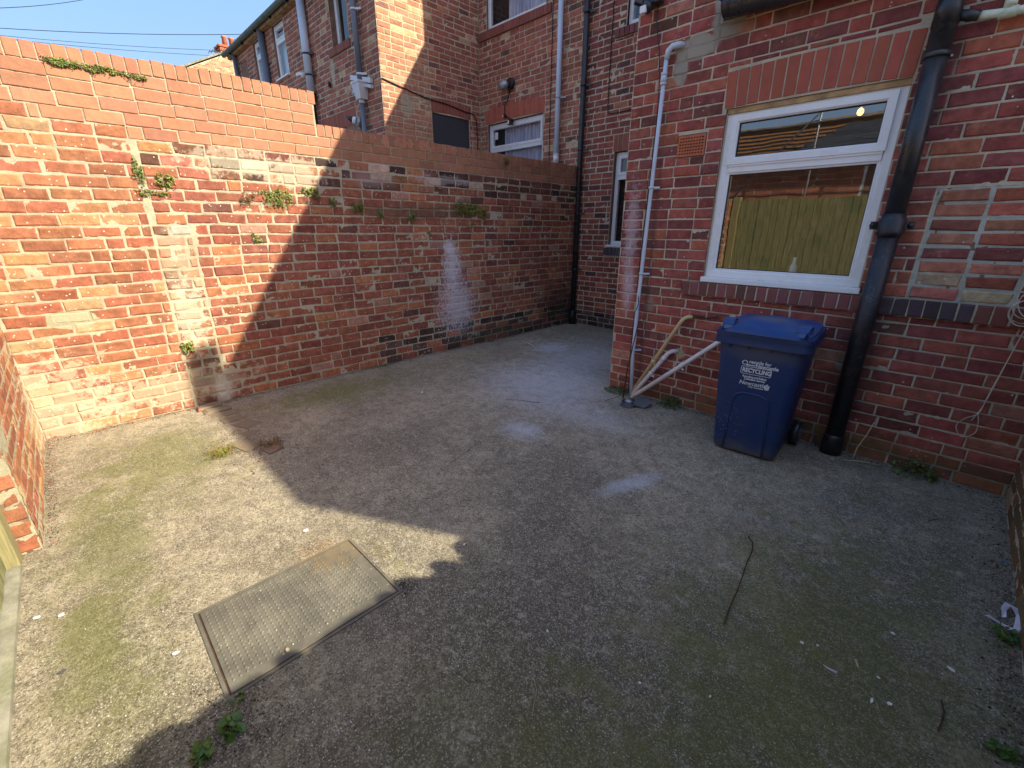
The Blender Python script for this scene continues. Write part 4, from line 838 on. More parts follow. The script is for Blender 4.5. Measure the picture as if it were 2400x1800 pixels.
# broken capping stones and added, unseen leafy lumps, shaped to cast the ragged shadow
rg = np.random.default_rng(91)
y = -0.5; prof = [(1.30, 0.05, 0.093), (1.20, 0.10, 0.088), (0.98, 0.05, 0.056), (0.80, 0.075, 0.076), (0.68, 0.06, 0.054), (0.50, 0.20, 0.030), (0.25, 0.05, 0.056), (0.05, 0.16, 0.028), (-0.16, 0.09, 0.05), (-0.36, 0.12, 0.05)]
while y < 3.85:
    w = rg.uniform(0.16, 0.26); c = MB(); h_ = rg.uniform(0.004, 0.016); c.box(0.50, y, 1.60, 0.74, y+w-0.01, 1.60+h_); c.build('capping_stone', M['curb'], rr_, 0.012); y += w
for yc, r_, e_ in prof:
    ysrc = yc+0.66*1.66; c = MB(); c.ellip((0.505, ysrc, 1.60), 0.05, r_, e_, 10, 5, zmin=-0.2); c.build('shadow_clump', M['leaf'], rr_)

# ================================================================== GATE AND FENCE behind the camera
ft = thing('timber_gate', (-1.3, -0.53, 0), 'green weathered timber gate boards at the lower left edge', 'gate')
c = MB(); c.box(-3.085, -0.60, 0.0, -2.965, -0.475, 2.12); c.build('post', M['post'], ft, 0.006)
x = -2.96; k = 0; rg = np.random.default_rng(17)
while x < 0.50:
    w = 0.098 if x < -1.0 else 0.098
    c = MB(); c.box(x+0.003, -0.545+rg.normal(0, 0.002), 0.03+rg.uniform(0, 0.02), min(x+w, 0.505)-0.003, -0.520+rg.normal(0, 0.003), 2.08+rg.normal(0, 0.006)); c.build('board', M['timber'], ft); x += w
for z in (0.25, 1.05, 1.85): c = MB(); c.box(-2.95, -0.59, z, 0.5, -0.549, z+0.10); c.build('rail', M['timber'], ft)
c = MB(); c.box(-2.96, -0.62, 0, 0.5, -0.475, 0.025); c.build('threshold', M['curb'], ft)

# house across the back lane, only seen mirrored in the window
lh = thing('lane_house', (-1, -11, 0), 'house under re-roofing across the back lane, mirrored in the window', 'house')
WA = Wall((0, -9.0, 0), (-1, 0, 0), holes=[(-2.3, -1.2, 2.2, 3.4), (1.6, 2.7, 2.2, 3.4)])
WA.courses(-6, 9, 0, 3.75, 0.0843*2, pal((0.27, 0.10, 0.06), 0.2), M['b_nb'], 'mid', 0.014, seed=71, L=0.47); WA.finish(lh, 0); WA.mortar(-6, 9, 0, 3.75, 0.05, M['m_nb'], lh, -0.006, -0.002)
c = MB(); c.box(-9, -9.25, 0, 6, -9.02, 3.75); c.box(-9, -15, 0, 6, -9.25, 3.7); c.build('wall', M['core'], lh)
for x0 in (1.2, -2.7):
    f = MB(); rect_frame(f, x0, x0+1.1, 2.2, 3.4, 0.07, -9.0, -9.06); fo = f.build('window', M['upvc'], lh); pane('pane', x0+0.07, x0+1.03, 2.27, 3.33, -9.03, fo, M['board'])
M['batten'] = simple('new orange roofing battens', (0.42, 0.19, 0.07), 0.8, 0.2, 8)
c = MB(); c.add([(-9, -8.8, 3.7), (6, -8.8, 3.7), (6, -12, 5.1), (-9, -12, 5.1)], [(0, 1, 2, 3), (3, 2, 1, 0)]); c.build('roof', M['slate'], lh)
for k in range(9): f_ = k/8; c = MB(); c.bar((-7.5, -8.85-3.1*f_, 3.77+1.36*f_), (-4.9+1.4*f_, -8.85-3.1*f_, 3.77+1.36*f_), 0.06, 0.05); c.build('batten', M['batten'], lh)
sfd = thing('scaffold', (-3, -8, 0), 'scaffold of steel poles in front of the house across the lane', 'scaffold')
for x in (-6, -3.8, -1.6, 0.6): c = MB(); c.tube([(x, -7.9, 0), (x, -7.9, 7.4)], 0.025, 8); c.build('standard', M['metal'], sfd)
for z in (2.4, 4.4, 5.4, 6.3): c = MB(); c.tube([(-6.4, -7.86, z), (1.0, -7.86, z)], 0.025, 8); c.build('ledger', M['metal'], sfd)
c = MB(); c.tube([(-6, -7.82, 2.4), (-1.6, -7.82, 6.9)], 0.025, 8); c.build('brace', M['metal'], sfd)
c = MB(); c.box(-6.4, -8.6, 4.42, 1.0, -7.95, 4.47); c.build('deck', M['wood'], sfd)

# ================================================================== PIPES
def ring(m, c, ax, r, h, n=20, mi=0): c = Vector(c); a = Vector(ax).normalized(); m.tube([c-a*h/2, c+a*h/2], r, n, mi)
# slim grey pipe on the house corner
gp = thing('grey_wall_pipe', (-2.12, 3.87, 0), 'slim pale grey pipe running down the brick beside the house corner', 'pipe')
gx = -2.120
m = MB(); m.tube([(-2.00, 3.93, 2.985), (-2.02, 3.89, 2.985), (-2.07, 3.872, 2.98), (-2.098, 3.868, 2.955), (-2.106, 3.868, 2.90)], 0.0225, 14); m.build('elbow', M['grey_pl'], gp)
m = MB(); m.tube([(-2.108, 3.868, 2.90), (gx-0.005, 3.868, 2.1), (gx-0.03, 3.868, 1.0), (gx-0.03, 3.862, 0.45), (-2.07, 3.76, 0.045)], 0.0168, 14); m.build('pipe', M['grey_pl'], gp)
m = MB(); ring(m, (gx+0.005, 3.868, 2.765), (0, 0, 1), 0.0235, 0.055); ring(m, (gx+0.005, 3.868, 2.80), (0, 0, 1), 0.026, 0.015); ring(m, (gx+0.005, 3.868, 2.73), (0, 0, 1), 0.026, 0.015); m.build('coupler', M['grey_pl'], gp)
for z, x in ((1.95, gx-0.012), (1.21, gx-0.026), (0.47, gx-0.03)): m = MB(); ring(m, (x, 3.868, z), (0, 0, 1), 0.0225, 0.018); m.bar((x+0.02, 3.868, z), (x+0.055, 3.905, z), 0.012, 0.016); m.bar((x+0.03, 3.90, z), (x+0.06, 3.913, z), 0.02, 0.016); m.build('clip', M['grey_pl'], gp)
# three waste pipes leaning into the gully
def waste(name, lab, mat, pts, r, clips=(), cap=False):
    t_ = thing(name, pts[-1], lab, 'pipe', 'waste pipes leading into the gully'); m = MB(); m.tube(pts, r, 16); m.build('pipe', mat, t_)
    for f_, k in clips:
        a = Vector(pts[-2]); b = Vector(pts[-1]); p = a.lerp(b, f_); d = (b-a).normalized(); m = MB(); ring(m, p, d, r+0.004, 0.016); m.bar(p+Vector((0.0, 0.0, r)), p+Vector((0.012, 0.01, r+0.018)), 0.01, 0.016); m.bar(p-Vector((-0.01, 0, r)), p+Vector((0.032, 0.0, -r-0.008)), 0.01, 0.014); m.build('clip', mat, t_)
    return t_
t_ = waste('waste_pipe', 'yellowed cream waste pipe, uppermost of the three slanting pipes', M['cream_pl'], [(-1.60, 3.93, 0.865), (-1.655, 3.880, 0.862), (-1.685, 3.868, 0.845), (-1.71, 3.862, 0.80), (-2.055, 3.77, 0.085)], 0.0175, [(0.55, 0)])
m = MB(); ring(m, (-1.90, 3.812, 0.41), (-0.345, -0.092, -0.715), 0.0205, 0.05); m.build('coupler', M['cream_pl'], t_)
t_ = waste('waste_pipe', 'short white waste pipe with an elbow entering a rough hole in the brick', M['white_pl'], [(-1.735, 3.93, 0.525), (-1.765, 3.885, 0.522), (-1.79, 3.868, 0.505), (-1.812, 3.860, 0.465), (-2.045, 3.745, 0.055)], 0.0205, [(0.42, 0)])
m = MB(); ring(m, (-1.822, 3.855, 0.45), (-0.233, -0.115, -0.41), 0.0255, 0.045); m.build('coupler', M['white_pl'], t_)
waste('waste_pipe', 'long pinkish white waste pipe slanting down from behind the blue bin', M['white_pl'], [(-1.10, 3.885, 0.88), (-1.30, 3.868, 0.735), (-2.035, 3.715, 0.035)], 0.0205, [(0.44, 0)])
# gully
gu = thing('drain_gully', (-2.03, 3.66, 0), 'broken clay drain gully at the foot of the slanting pipes', 'drain')
m = MB(); 
for rr, z0 in ((0.075, -0.045), (0.062, -0.045)): m.tube([(-2.02, 3.66, z0), (-2.02, 3.66, 0.012)], rr, 18, caps=False)
m.build('rim', M['grey_dk'], gu); m = MB(); m.tube([(-2.02, 3.66, -0.048), (-2.02, 3.66, -0.02)], 0.061, 18); m.build('opening', M['dark'], gu)
m = MB(); m.ellip((-2.035, 3.66, 0.0), 0.045, 0.033, 0.030, 12, 6); m.build('trap', M['metal'], gu)
m = MB(); m.poly_prism([(-1.96, 3.62, 0.0), (-1.83, 3.60, 0.004), (-1.80, 3.68, 0.03), (-1.90, 3.76, 0.045), (-1.975, 3.70, 0.03)], (0, 0, 0.018)); tag(m.build('slate_fragment', M['slate'], None), 'broken piece of slate beside the gully', 'slate')
m = MB(); m.tube([(-2.115, 3.69, 0.01), (-2.12, 3.73, 0.30), (-2.108, 3.80, 0.62), (-2.10, 3.83, 0.80)], [0.008, 0.007, 0.005, 0.003], 6); m.tube([(-2.115, 3.69, 0.02), (-2.03, 3.55, 0.01)], 0.004, 5); m.tube([(-2.115, 3.69, 0.05), (-2.17, 3.58, 0.02), (-2.20, 3.50, 0.012)], 0.003, 5); tag(m.build('dead_stem', M['twig']), 'tall thin dead stem standing against the slim grey pipe', 'stem')
# black cable on the house corner
def cable(name, pts, r, mat, lab, cat='cable', group=None):
    P_ = [Vector(p) for p in pts]; out = []
    for i in range(len(P_)-1):
        p0, p1, p2, p3 = P_[max(0, i-1)], P_[i], P_[i+1], P_[min(len(P_)-1, i+2)]
        for k in range(6):
            t__ = k/6; out.append(0.5*((2*p1)+(p2-p0)*t__+(2*p0-5*p1+4*p2-p3)*t__**2+(3*p1-p0-3*p2+p3)*t__**3))
    out.append(P_[-1]); m = MB(); m.tube(out, r, 6); return tag(m.build(name, mat), lab, cat, group)
cable('cable', [(-2.245, 3.908, 3.32), (-2.25, 3.906, 3.20), (-2.20, 3.908, 2.98), (-2.185, 3.906, 2.85), (-2.158, 3.88, 2.76), (-2.155, 3.89, 2.3), (-2.185, 3.885, 1.2), (-2.13, 3.84, 0.95), (-2.17, 3.86, 0.8), (-2.165, 3.84, 0.45), (-2.10, 3.76, 0.06)], 0.004, M['wire'], 'thin black cable hanging from the wall lamp beside the slim grey pipe')
# flood lamp at the top of the corner
fl = thing('wall_lamp', (-2.31, 3.88, 3.3), 'small dark security lamp at the top corner of the house', 'lamp')
m = MB(); m.box(-2.36, 3.83, 3.30, -2.20, 3.915, 3.42); m.build('housing', M['black_pl'], fl, 0.012)
m = MB(); m.ellip((-2.30, 3.83, 3.285), 0.045, 0.05, 0.045, 12, 8); m.bar((-2.36, 3.84, 3.33), (-2.40, 3.80, 3.345), 0.05, 0.03); m.build('sensor_head', M['black_pl'], fl)
m = MB(); m.box(-2.335, 3.775, 3.235, -2.285, 3.80, 3.285); m.build('sensor_lens', M['upvc'], fl, 0.004)
m = MB(); m.box(-2.46, 3.84, 3.425, -2.18, 3.93, 3.445); m.build('back_plate', M['upvc_old'], fl)
# rusty bracket
m = MB(); m.bar((-1.665, 3.905, 0.865), (-1.48, 3.895, 0.872), 0.018, 0.010); m.bar((-1.48, 3.895, 0.872), (-1.40, 3.905, 0.90), 0.012, 0.008); m.bar((-1.62, 3.90, 0.885), (-1.52, 3.90, 0.880), 0.010, 0.008); tag(m.build('iron_bracket', M['iron']), 'small rusty iron bracket fixed to the brick left of the bin', 'bracket')

# big downpipe right of the window
dp = thing('black_downpipe', (-0.42, 3.84, 0), 'thick black downpipe right of the kitchen window, plastic above and old iron below', 'downpipe')
px, py_ = -0.404, 3.835
m = MB(); m.tube([(px-0.006, py_, 3.5), (px, py_, 2.56)], 0.057, 24); m.build('upper_pipe', M['black_pl'], dp)
m = MB(); m.tube([(px, py_, 2.57), (px+0.004, py_, 1.66)], 0.0545, 24); m.build('plastic_pipe', M['black_pl'], dp)
for z_, r_, h_ in ((2.545, 0.062, 0.025), (2.90, 0.064, 0.05), (2.76, 0.0605, 0.15)): m = MB(); ring(m, (px, py_, z_), (0, 0, 1), r_, h_, 24); m.build('joint_ring', M['black_pl'], dp)
m = MB(); m.ellip((px+0.065, py_, 2.53), 0.008, 0.008, 0.008, 8, 5); m.build('screw', M['metal'], dp)
m = MB(); m.tube([(px+0.05, py_, 2.72), (px+0.135, py_+0.01, 2.70)], 0.026, 16); m.build('branch', M['black_pl'], dp)
m = MB(); m.tube([(px+0.004, py_, 1.70), (px+0.004, py_, 1.672), (px+0.004, py_, 1.665), (px+0.004, py_, 1.60), (px+0.004, py_, 1.585), (px+0.004, py_, 1.56)], [0.064, 0.064, 0.072, 0.068, 0.073, 0.060], 24)
for s_ in (-1, 1): m.bar((px+s_*0.06, 3.86, 1.63), (px+s_*0.10, 3.90, 1.63), 0.035, 0.05); m.ellip((px+s_*0.095, 3.87, 1.63), 0.02, 0.02, 0.02, 10, 5)
m.build('socket', M['iron'], dp)
m = MB(); m.tube([(px+0.004, py_, 1.58), (px, py_, 0.9), (px+0.004, py_, -0.02)], 0.0575, 24); m.tube([(px+0.004, py_, 0.16), (px+0.004, py_, 0.13), (px+0.004, py_, 0.0)], [0.059, 0.066, 0.070], 24); m.build('iron_pipe', M['iron'], dp)
# white overflow pipe joining it
op = thing('overflow_pipe', (-0.15, 3.87, 2.68), 'mould stained white overflow pipe joining the top of the thick downpipe', 'pipe')
m = MB(); m.tube([(px+0.125, py_+0.01, 2.70), (-0.16, 3.868, 2.690), (0.05, 3.872, 2.683), (0.45, 3.875, 2.672)], 0.021, 14); m.build('pipe', M['mould'], op)
m = MB(); m.tube([(-0.165, 3.868, 2.695), (-0.155, 3.872, 3.4)], 0.021, 14); m.build('riser', M['mould'], op)
m = MB(); ring(m, (-0.16, 3.868, 2.69), (1, 0, 0), 0.0255, 0.07); ring(m, (-0.16, 3.868, 2.735), (0, 0, 1), 0.0255, 0.03); m.build('tee', M['mould'], op)
# gutter over the window
gg = thing('house_gutter', (-1.1, 3.83, 3.05), 'black gutter with rounded end above the kitchen window', 'gutter')
m = MB(); half_gutter(m, (-1.655, 3.815, 3.115), (-0.47, 3.815, 3.04), 0.080, 16); m.build('channel', M['black_pl'], gg)
m = MB(); m.tube([(-1.665, 3.815, 3.12), (-1.66, 3.815, 3.12), (-1.63, 3.815, 3.118), (-1.60, 3.815, 3.116)], [0.045, 0.070, 0.083, 0.085], 20); m.build('end_cap', M['black_pl'], gg)
m = MB(); m.tube([(-1.54, 3.815, 3.113), (-1.51, 3.815, 3.112)], 0.084, 20); m.build('joint', M['black_pl'], gg)
m = MB(); m.box(-1.70, 3.902, 3.06, -0.45, 3.915, 3.20); m.box(-1.72, 3.73, 3.17, -0.3, 3.90, 3.19); m.build('fascia', M['black_pl'], gg)

# corner downpipe
cd = thing('corner_downpipe', (-4.80, 6.33, 0), 'black downpipe standing in the far corner between the long wall and the recess', 'downpipe')
m = MB(); m.tube([(-4.79, 6.33, 5.6), (-4.79, 6.33, 0.0)], 0.043, 16); m.build('pipe', M['black_pl'], cd)
for z in (4.6, 3.68, 2.80, 1.85, 0.95): m = MB(); ring(m, (-4.79, 6.33, z), (0, 0, 1), 0.050, 0.03, 16); m.bar((-4.75, 6.34, z), (-4.68, 6.385, z), 0.02, 0.03); m.build('bracket', M['black_pl'], cd)
m = MB(); m.tube([(-4.79, 6.33, 0.0), (-4.79, 6.33, 0.20), (-4.79, 6.33, 0.24)], [0.072, 0.066, 0.045], 16); m.build('shoe', M['iron'], cd)
# neighbour's pipes
ng = thing('pale_grey_downpipe', (-5.33, 6.33, 2.2), 'pale grey pipe on the neighbouring rear wall right of the curtained window', 'downpipe')
m = MB(); m.tube([(-5.29, 6.33, 5.6), (-5.29, 6.33, 2.0)], 0.041, 16); m.build('pipe', M['grey_pl'], ng)
m = MB(); ring(m, (-5.29, 6.33, 3.60), (0, 0, 1), 0.046, 0.02); m.bar((-5.25, 6.33, 3.6), (-5.17, 6.385, 3.6), 0.02, 0.02); m.build('bracket', M['metal'], ng)
m = MB(); ring(m, (-5.29, 6.33, 2.72), (0, 0, 1), 0.050, 0.14); ring(m, (-5.29, 6.33, 2.78), (0, 0, 1), 0.053, 0.02); m.build('coupler', M['white_pl'], ng)
np1 = thing('soil_stack', (-9.8, 4.24, 2.2), 'thick grey soil stack with a dark lower half on the shaded end wall', 'downpipe')
m = MB(); m.tube([(-9.72, 4.235, 5.6), (-9.72, 4.235, 4.06)], 0.070, 18); m.build('pipe', M['grey_pl'], np1)
m = MB(); m.tube([(-9.72, 4.235, 4.07), (-9.72, 4.235, 3.93), (-9.72, 4.235, 3.92), (-9.72, 4.235, 2.2)], [0.078, 0.078, 0.055, 0.055], 18); m.build('lower_pipe', M['black_pl'], np1)
for z in (4.70, 4.36): m = MB(); ring(m, (-9.72, 4.235, z), (0, 0, 1), 0.077, 0.03); m.bar((-9.66, 4.25, z), (-9.58, 4.31, z), 0.03, 0.03); m.build('bracket', M['black_pl'], np1)
np2 = thing('slate_grey_downpipe', (-7.85, 4.25, 2.2), 'slate grey downpipe feeding a pale hopper near the sunlit corner', 'downpipe')
m = MB(); m.tube([(-7.80, 4.245, 5.6), (-7.80, 4.245, 3.83)], 0.046, 16); m.build('pipe', M['grey_dk'], np2)
m = MB(); m.tube([(-7.81, 4.245, 3.60), (-7.815, 4.245, 2.2)], 0.040, 16); m.build('lower_pipe', M['grey_dk'], np2)
for z in (4.87, 4.0): m = MB(); ring(m, (-7.80, 4.245, z), (0, 0, 1), 0.051, 0.03); m.bar((-7.76, 4.25, z), (-7.68, 4.31, z), 0.02, 0.03); m.build('bracket', M['upvc_old'], np2)
m = MB(); m.add([(-7.93, 4.14, 3.86), (-7.67, 4.14, 3.86), (-7.67, 4.315, 3.86), (-7.93, 4.315, 3.86), (-7.87, 4.18, 3.64), (-7.73, 4.18, 3.64), (-7.73, 4.315, 3.64), (-7.87, 4.315, 3.64)], [(0,3,2,1),(4,5,6,7),(0,1,5,4),(1,2,6,5),(2,3,7,6),(3,0,4,7)][1:]+[(0,1,2,3)]); m.tube([(-7.81, 4.245, 3.65), (-7.81, 4.245, 3.58)], 0.05, 12); m.box(-7.94, 4.13, 3.86, -7.66, 4.315, 3.885); m.build('hopper', M['upvc_old'], np2)
m = MB(); m.bar((-8.13, 4.27, 4.02), (-7.50, 4.28, 3.86), 0.05, 0.07); m.bar((-8.13, 4.27, 3.94), (-7.50, 4.28, 3.78), 0.05, 0.05); tag(m.build('light_bar', M['upvc_old'], None), 'peeling white timber bar behind the pale hopper', 'board')
m = MB(); m.ellip((-7.98, 4.26, 3.86), 0.04, 0.05, 0.05, 10, 6); m.tube([(-8.0, 4.26, 3.86), (-8.02, 4.20, 3.74)], 0.022, 8); tag(m.build('security_camera', M['upvc_old']), 'small pale security camera left of the pale hopper', 'camera')
fx_ = thing('wall_vent_lamp', (-8.05, 4.27, 3.3), 'round black and white fitting sticking out low on the shaded end wall', 'lamp')
m = MB(); m.tube([(-8.02, 4.32, 3.34), (-8.05, 4.24, 3.36)], 0.085, 16); m.build('base', M['metal'], fx_); m = MB(); m.tube([(-8.05, 4.24, 3.36), (-8.09, 4.20, 3.375)], 0.06, 16); m.build('collar', M['upvc'], fx_); m = MB(); m.tube([(-8.09, 4.20, 3.375), (-8.2, 4.12, 3.43)], [0.055, 0.012], 12); m.build('nozzle', M['black_pl'], fx_)
m = MB(); m.ellip((-10.08, 4.27, 4.44), 0.05, 0.05, 0.05, 10, 6); m.bar((-10.08, 4.25, 4.47), (-10.16, 4.18, 4.44), 0.05, 0.05); tag(m.build('wall_light', M['upvc']), 'tiny white wall light left of the thick grey soil stack', 'lamp')
m = MB(); m.ellip((-9.05, 4.30, 4.10), 0.04, 0.03, 0.05, 10, 6); tag(m.build('vent_hole', M['wire']), 'small dark vent stub in the shaded end wall', 'vent')
m = MB(); m.tube([(-11.93, 4.25, 5.62), (-11.93, 4.25, 2.2)], 0.065, 14); tag(m.build('dark_downpipe', M['grey_dk']), 'dark grey downpipe between the two tall white windows', 'downpipe')
m = MB(); m.tube([(-13.9, 4.25, 5.62), (-13.9, 4.25, 2.2)], 0.05, 12); tag(m.build('far_downpipe', M['grey_dk']), 'farthest dark downpipe at the end of the terrace', 'downpipe')
# bulkhead lamp over neighbour's window
bl = thing('bulkhead_lamp', (-6.42, 6.3, 4.0), 'glass bulkhead lamp on the neighbouring rear wall above the window arch', 'lamp')
m = MB(); m.tube([(-6.42, 6.40, 4.02), (-6.42, 6.34, 4.02)], 0.085, 14); m.build('base', M['black_pl'], bl); m = MB(); m.ellip((-6.50, 6.27, 3.985), 0.11, 0.07, 0.08, 12, 8); m.build('shade', M['metal'], bl)
cable('lamp_cable', [(-6.44, 6.38, 3.95), (-6.50, 6.39, 3.80), (-6.58, 6.39, 3.72), (-6.58, 6.385, 3.55), (-6.45, 6.385, 3.50)], 0.007, M['wire'], 'thin cable dropping from the bulkhead lamp to two small boxes')
for x, z, s_, l_ in ((-6.56, 3.535, 0.025, 'tiny black sensor box on the red arch, left of its larger twin'), (-6.41, 3.42, 0.045, 'black and white sensor box on the top edge of the curtained window')):
    m = MB(); m.box(x-s_, 6.33, z-s_, x+s_, 6.385, z+s_); o = m.build('sensor_box', M['black_pl']); tag(o, l_, 'sensor', 'sensor boxes above the curtained window'); m = MB(); m.box(x-s_*0.9, 6.327, z-s_*0.7, x-s_*0.1, 6.33, z+s_*0.6); m.build('lens', M['upvc'], o)
cable('wall_cable', [(-7.262, 4.33, 3.86), (-7.262, 4.7, 3.80), (-7.262, 5.18, 3.73), (-7.262, 5.6, 3.71), (-7.262, 6.0, 3.66), (-7.262, 6.22, 3.64), (-7.262, 6.30, 3.5), (-7.262, 6.31, 3.0)], 0.009, M['wire'], 'thin black cable drooping across the red arch on the neighbouring side wall')
cable('wall_cable', [(-4.375, 6.388, 5.3), (-4.375, 6.388, 4.3), (-4.37, 6.388, 3.5), (-4.36, 6.388, 3.30), (-4.30, 6.388, 3.24), (-3.9, 6.388, 3.24), (-3.5, 6.388, 3.24)], 0.007, M['wire'], 'thin dark cable turning a corner on the rear wall right of the black downpipe')
cable('wall_cable', [(-5.50, 6.385, 5.6), (-5.50, 6.388, 4.0), (-5.50, 6.388, 2.4)], 0.006, M['wire'], 'straight thin dark cable left of the pale grey pipe')
# loose wires at the right edge
rgw = random.Random(4)
lw = thing('loose_wires', (0.3, 3.86, 1.3), 'bundle of loose cream wires looped on the wall at the right edge', 'wires')
def loopy(pts, r=0.0028):
    P_ = [Vector(p) for p in pts]; out = []
    for i in range(len(P_)-1):
        p0, p1, p2, p3 = P_[max(0, i-1)], P_[i], P_[i+1], P_[min(len(P_)-1, i+2)]
        for k in range(8): t__ = k/8; out.append(0.5*((2*p1)+(p2-p0)*t__+(2*p0-5*p1+4*p2-p3)*t__**2+(3*p1-p0-3*p2+p3)*t__**3))
    out.append(P_[-1]); m = MB(); m.tube(out, r, 5); return m.build('wire', M['wire_w'], lw)
loopy([(0.36, 3.88, 1.34), (0.335, 3.85, 1.15), (0.31, 3.86, 0.9), (0.285, 3.87, 0.64), (0.275, 3.88, 0.52), (0.22, 3.88, 0.46), (0.20, 3.88, 0.40), (0.24, 3.87, 0.345), (0.29, 3.87, 0.39), (0.285, 3.87, 0.47), (0.27, 3.875, 0.52)])
loopy([(0.37, 3.87, 1.32), (0.325, 3.86, 1.05), (0.295, 3.86, 0.72), (0.280, 3.88, 0.56), (0.255, 3.88, 0.46)])
for k in range(5):
    cx, cz, rr = 0.315+rgw.uniform(-.02, .03), 1.19+rgw.uniform(-.04, .04), rgw.uniform(0.05, 0.085)
    loopy([(cx+rr*math.cos(a_), 3.855+0.02*math.sin(2*a_+k), cz+rr*1.15*math.sin(a_)) for a_ in [k+2*math.pi*j_/9 for j_ in range(9 if k % 2 else 7)]])
# stick of pale stem by the iron pipe
loopy([(0, 0, 0), (0, 0, 0.001)]) if False else None
m = MB(); m.tube([(-0.255, 3.80, 0.01), (-0.25, 3.84, 0.10), (-0.22, 3.87, 0.20), (-0.20, 3.89, 0.30)], 0.0045, 6); m.tube([(-0.30, 3.74, 0.012), (-0.20, 3.80, 0.015), (-0.10, 3.83, 0.012)], 0.004, 6); tag(m.build('dead_stem', M['straw']), 'pale dead stem bent up against the brick right of the iron downpipe', 'stem')

# ================================================================== WHEELIE BIN
BO = Vector((-0.862, 3.250, 0)); BA = R(4.0)
bn = bpy.data.objects.new('wheelie_bin', None); bn.location = BO; bn.rotation_euler = (0, 0, BA); link(bn)
tag(bn, 'blue recycling wheelie bin with closed lid standing against the house wall', 'bin')
WM[bn.name] = Matrix.Identity(4)   # parts are given in the bin's own space
BM = Matrix.LocRotScale(BO, bn.rotation_euler, (1, 1, 1))
def bpart(mb, name, mat, parent=bn, bevel=0):
    me_o = mb.build(name, mat, None, bevel); me_o.parent = parent; me_o.matrix_parent_inverse = Matrix.Identity(4); WM[me_o.name] = Matrix.Identity(4); return me_o
# body: y=0 is the front rim line, depth goes +y
def brect(z):
    f_ = (z-0.02)/(0.865-0.02); hx = 0.218+0.052*f_; yf = 0.062-0.052*f_; yb_ = 0.485+0.10*f_; return hx, yf, yb_
def rrect(hx, y0, y1, r, n=5):
    pts = []
    for cx, cy, a0 in ((hx-r, y0+r, -math.pi/2), (hx-r, y1-r, 0), (-hx+r, y1-r, math.pi/2), (-hx+r, y0+r, math.pi)):
        for k in range(n+1): a = a0+math.pi/2*k/n; pts.append((cx+r*math.cos(a), cy+r*math.sin(a)))
    return pts
m = MB(); zs = [0.018, 0.03, 0.06, 0.2, 0.5, 0.80, 0.865]; rings = []
for z in zs:
    hx, yf, yb_ = brect(z); r_ = 0.055; 
    if z < 0.05: k = 0.985 if z > 0.02 else 0.96; hx *= k; yf += 0.006*(1-k)*60/2
    rings.append([(x, y, z) for x, y in rrect(hx, yf, yb_, r_)])
n = len(rings[0]); vs = [p for rg_ in rings for p in rg_]; fs = [(i*n+k, i*n+(k+1) % n, (i+1)*n+(k+1) % n, (i+1)*n+k) for i in range(len(zs)-1) for k in range(n)]
m.add(vs, fs, 0, True); m.add(rings[0], [tuple(reversed(range(n)))])
bpart(m, 'body', M['bin'])
# recessed panel edge: raised rib in arch form on the front lower half
def fy(z): return brect(z)[1]
m = MB()
arch = [(-0.135, 0.03), (-0.128, 0.20), (-0.118, 0.42), (-0.100, 0.475), (-0.06, 0.495), (0.0, 0.497), (0.06, 0.495), (0.100, 0.475), (0.118, 0.42), (0.128, 0.20), (0.135, 0.03)]
m.tube([(x, fy(z)-0.001, z) for x, z in arch], 0.0085, 8); bpart(m, 'panel_rib', M['bin'])
m = MB(); pan = [(x*0.93, z-0.006 if z > 0.3 else z) for x, z in arch]; m.add([(x, fy(z)-0.004, z) for x, z in pan], [tuple(range(len(pan)))]); bpart(m, 'front_panel', M['bin'])
# rim
m = MB(); 
for z0, z1, ex in ((0.845, 0.885, 0.004), (0.885, 0.905, 0.0), (0.905, 0.935, 0.006)):
    a_ = [(x, y, z0) for x, y in rrect(0.290+ex, -0.012-ex, 0.60+ex, 0.04)]; b_ = [(x, y, z1) for x, y in rrect(0.290+ex, -0.012-ex, 0.60+ex, 0.04)]; n = len(a_)
    m.add(a_+b_, [(k, (k+1) % n, n+(k+1) % n, n+k) for k in range(n)]+[tuple(reversed(range(n))), tuple(range(n, 2*n))])
bpart(m, 'rim', M['bin'])
for x in (-0.19, -0.07, 0.07, 0.19): m = MB(); m.add([(x-0.006, -0.008, 0.845), (x+0.006, -0.008, 0.845), (x+0.006, 0.025, 0.845), (x-0.006, 0.025, 0.845), (x-0.006, 0.018, 0.80), (x+0.006, 0.018, 0.80)], [(0, 1, 2, 3), (0, 4, 5, 1), (0, 3, 4), (1, 5, 2)]); bpart(m, 'rim_gusset', M['bin'])
# lid: domed shell with raised centre and two corner handles
m = MB(); NX, NY = 28, 24
def lidz(u_, v_):
    x = u_; y = v_; e = max(abs(x)**5, abs(y)**5); z = 0.950+0.030*(1-e)
    d = math.hypot(x/0.62, (y+0.02)/0.60); z += 0.016*(1/(1+math.exp((d-1)*14))); return z
vs = []
for i_ in range(NX+1):
    for j_ in range(NY+1):
        u_ = -1+2*i_/NX; v_ = -1+2*j_/NY; cr_ = 0.035*(abs(u_)**6*abs(v_)**6)
        vs.append((u_*(0.283-cr_), 0.29+v_*(0.305-cr_)-0.012, lidz(u_, v_)+0.012*(v_+1)/2))
fs = [(i_*(NY+1)+j_, (i_+1)*(NY+1)+j_, (i_+1)*(NY+1)+j_+1, i_*(NY+1)+j_+1) for i_ in range(NX) for j_ in range(NY)]
m.add(vs, fs, 0, True)
ed = [(i_, 0) for i_ in range(NX+1)]+[(NX, j_) for j_ in range(1, NY+1)]+[(i_, NY) for i_ in range(NX-1, -1, -1)]+[(0, j_) for j_ in range(NY-1, 0, -1)]
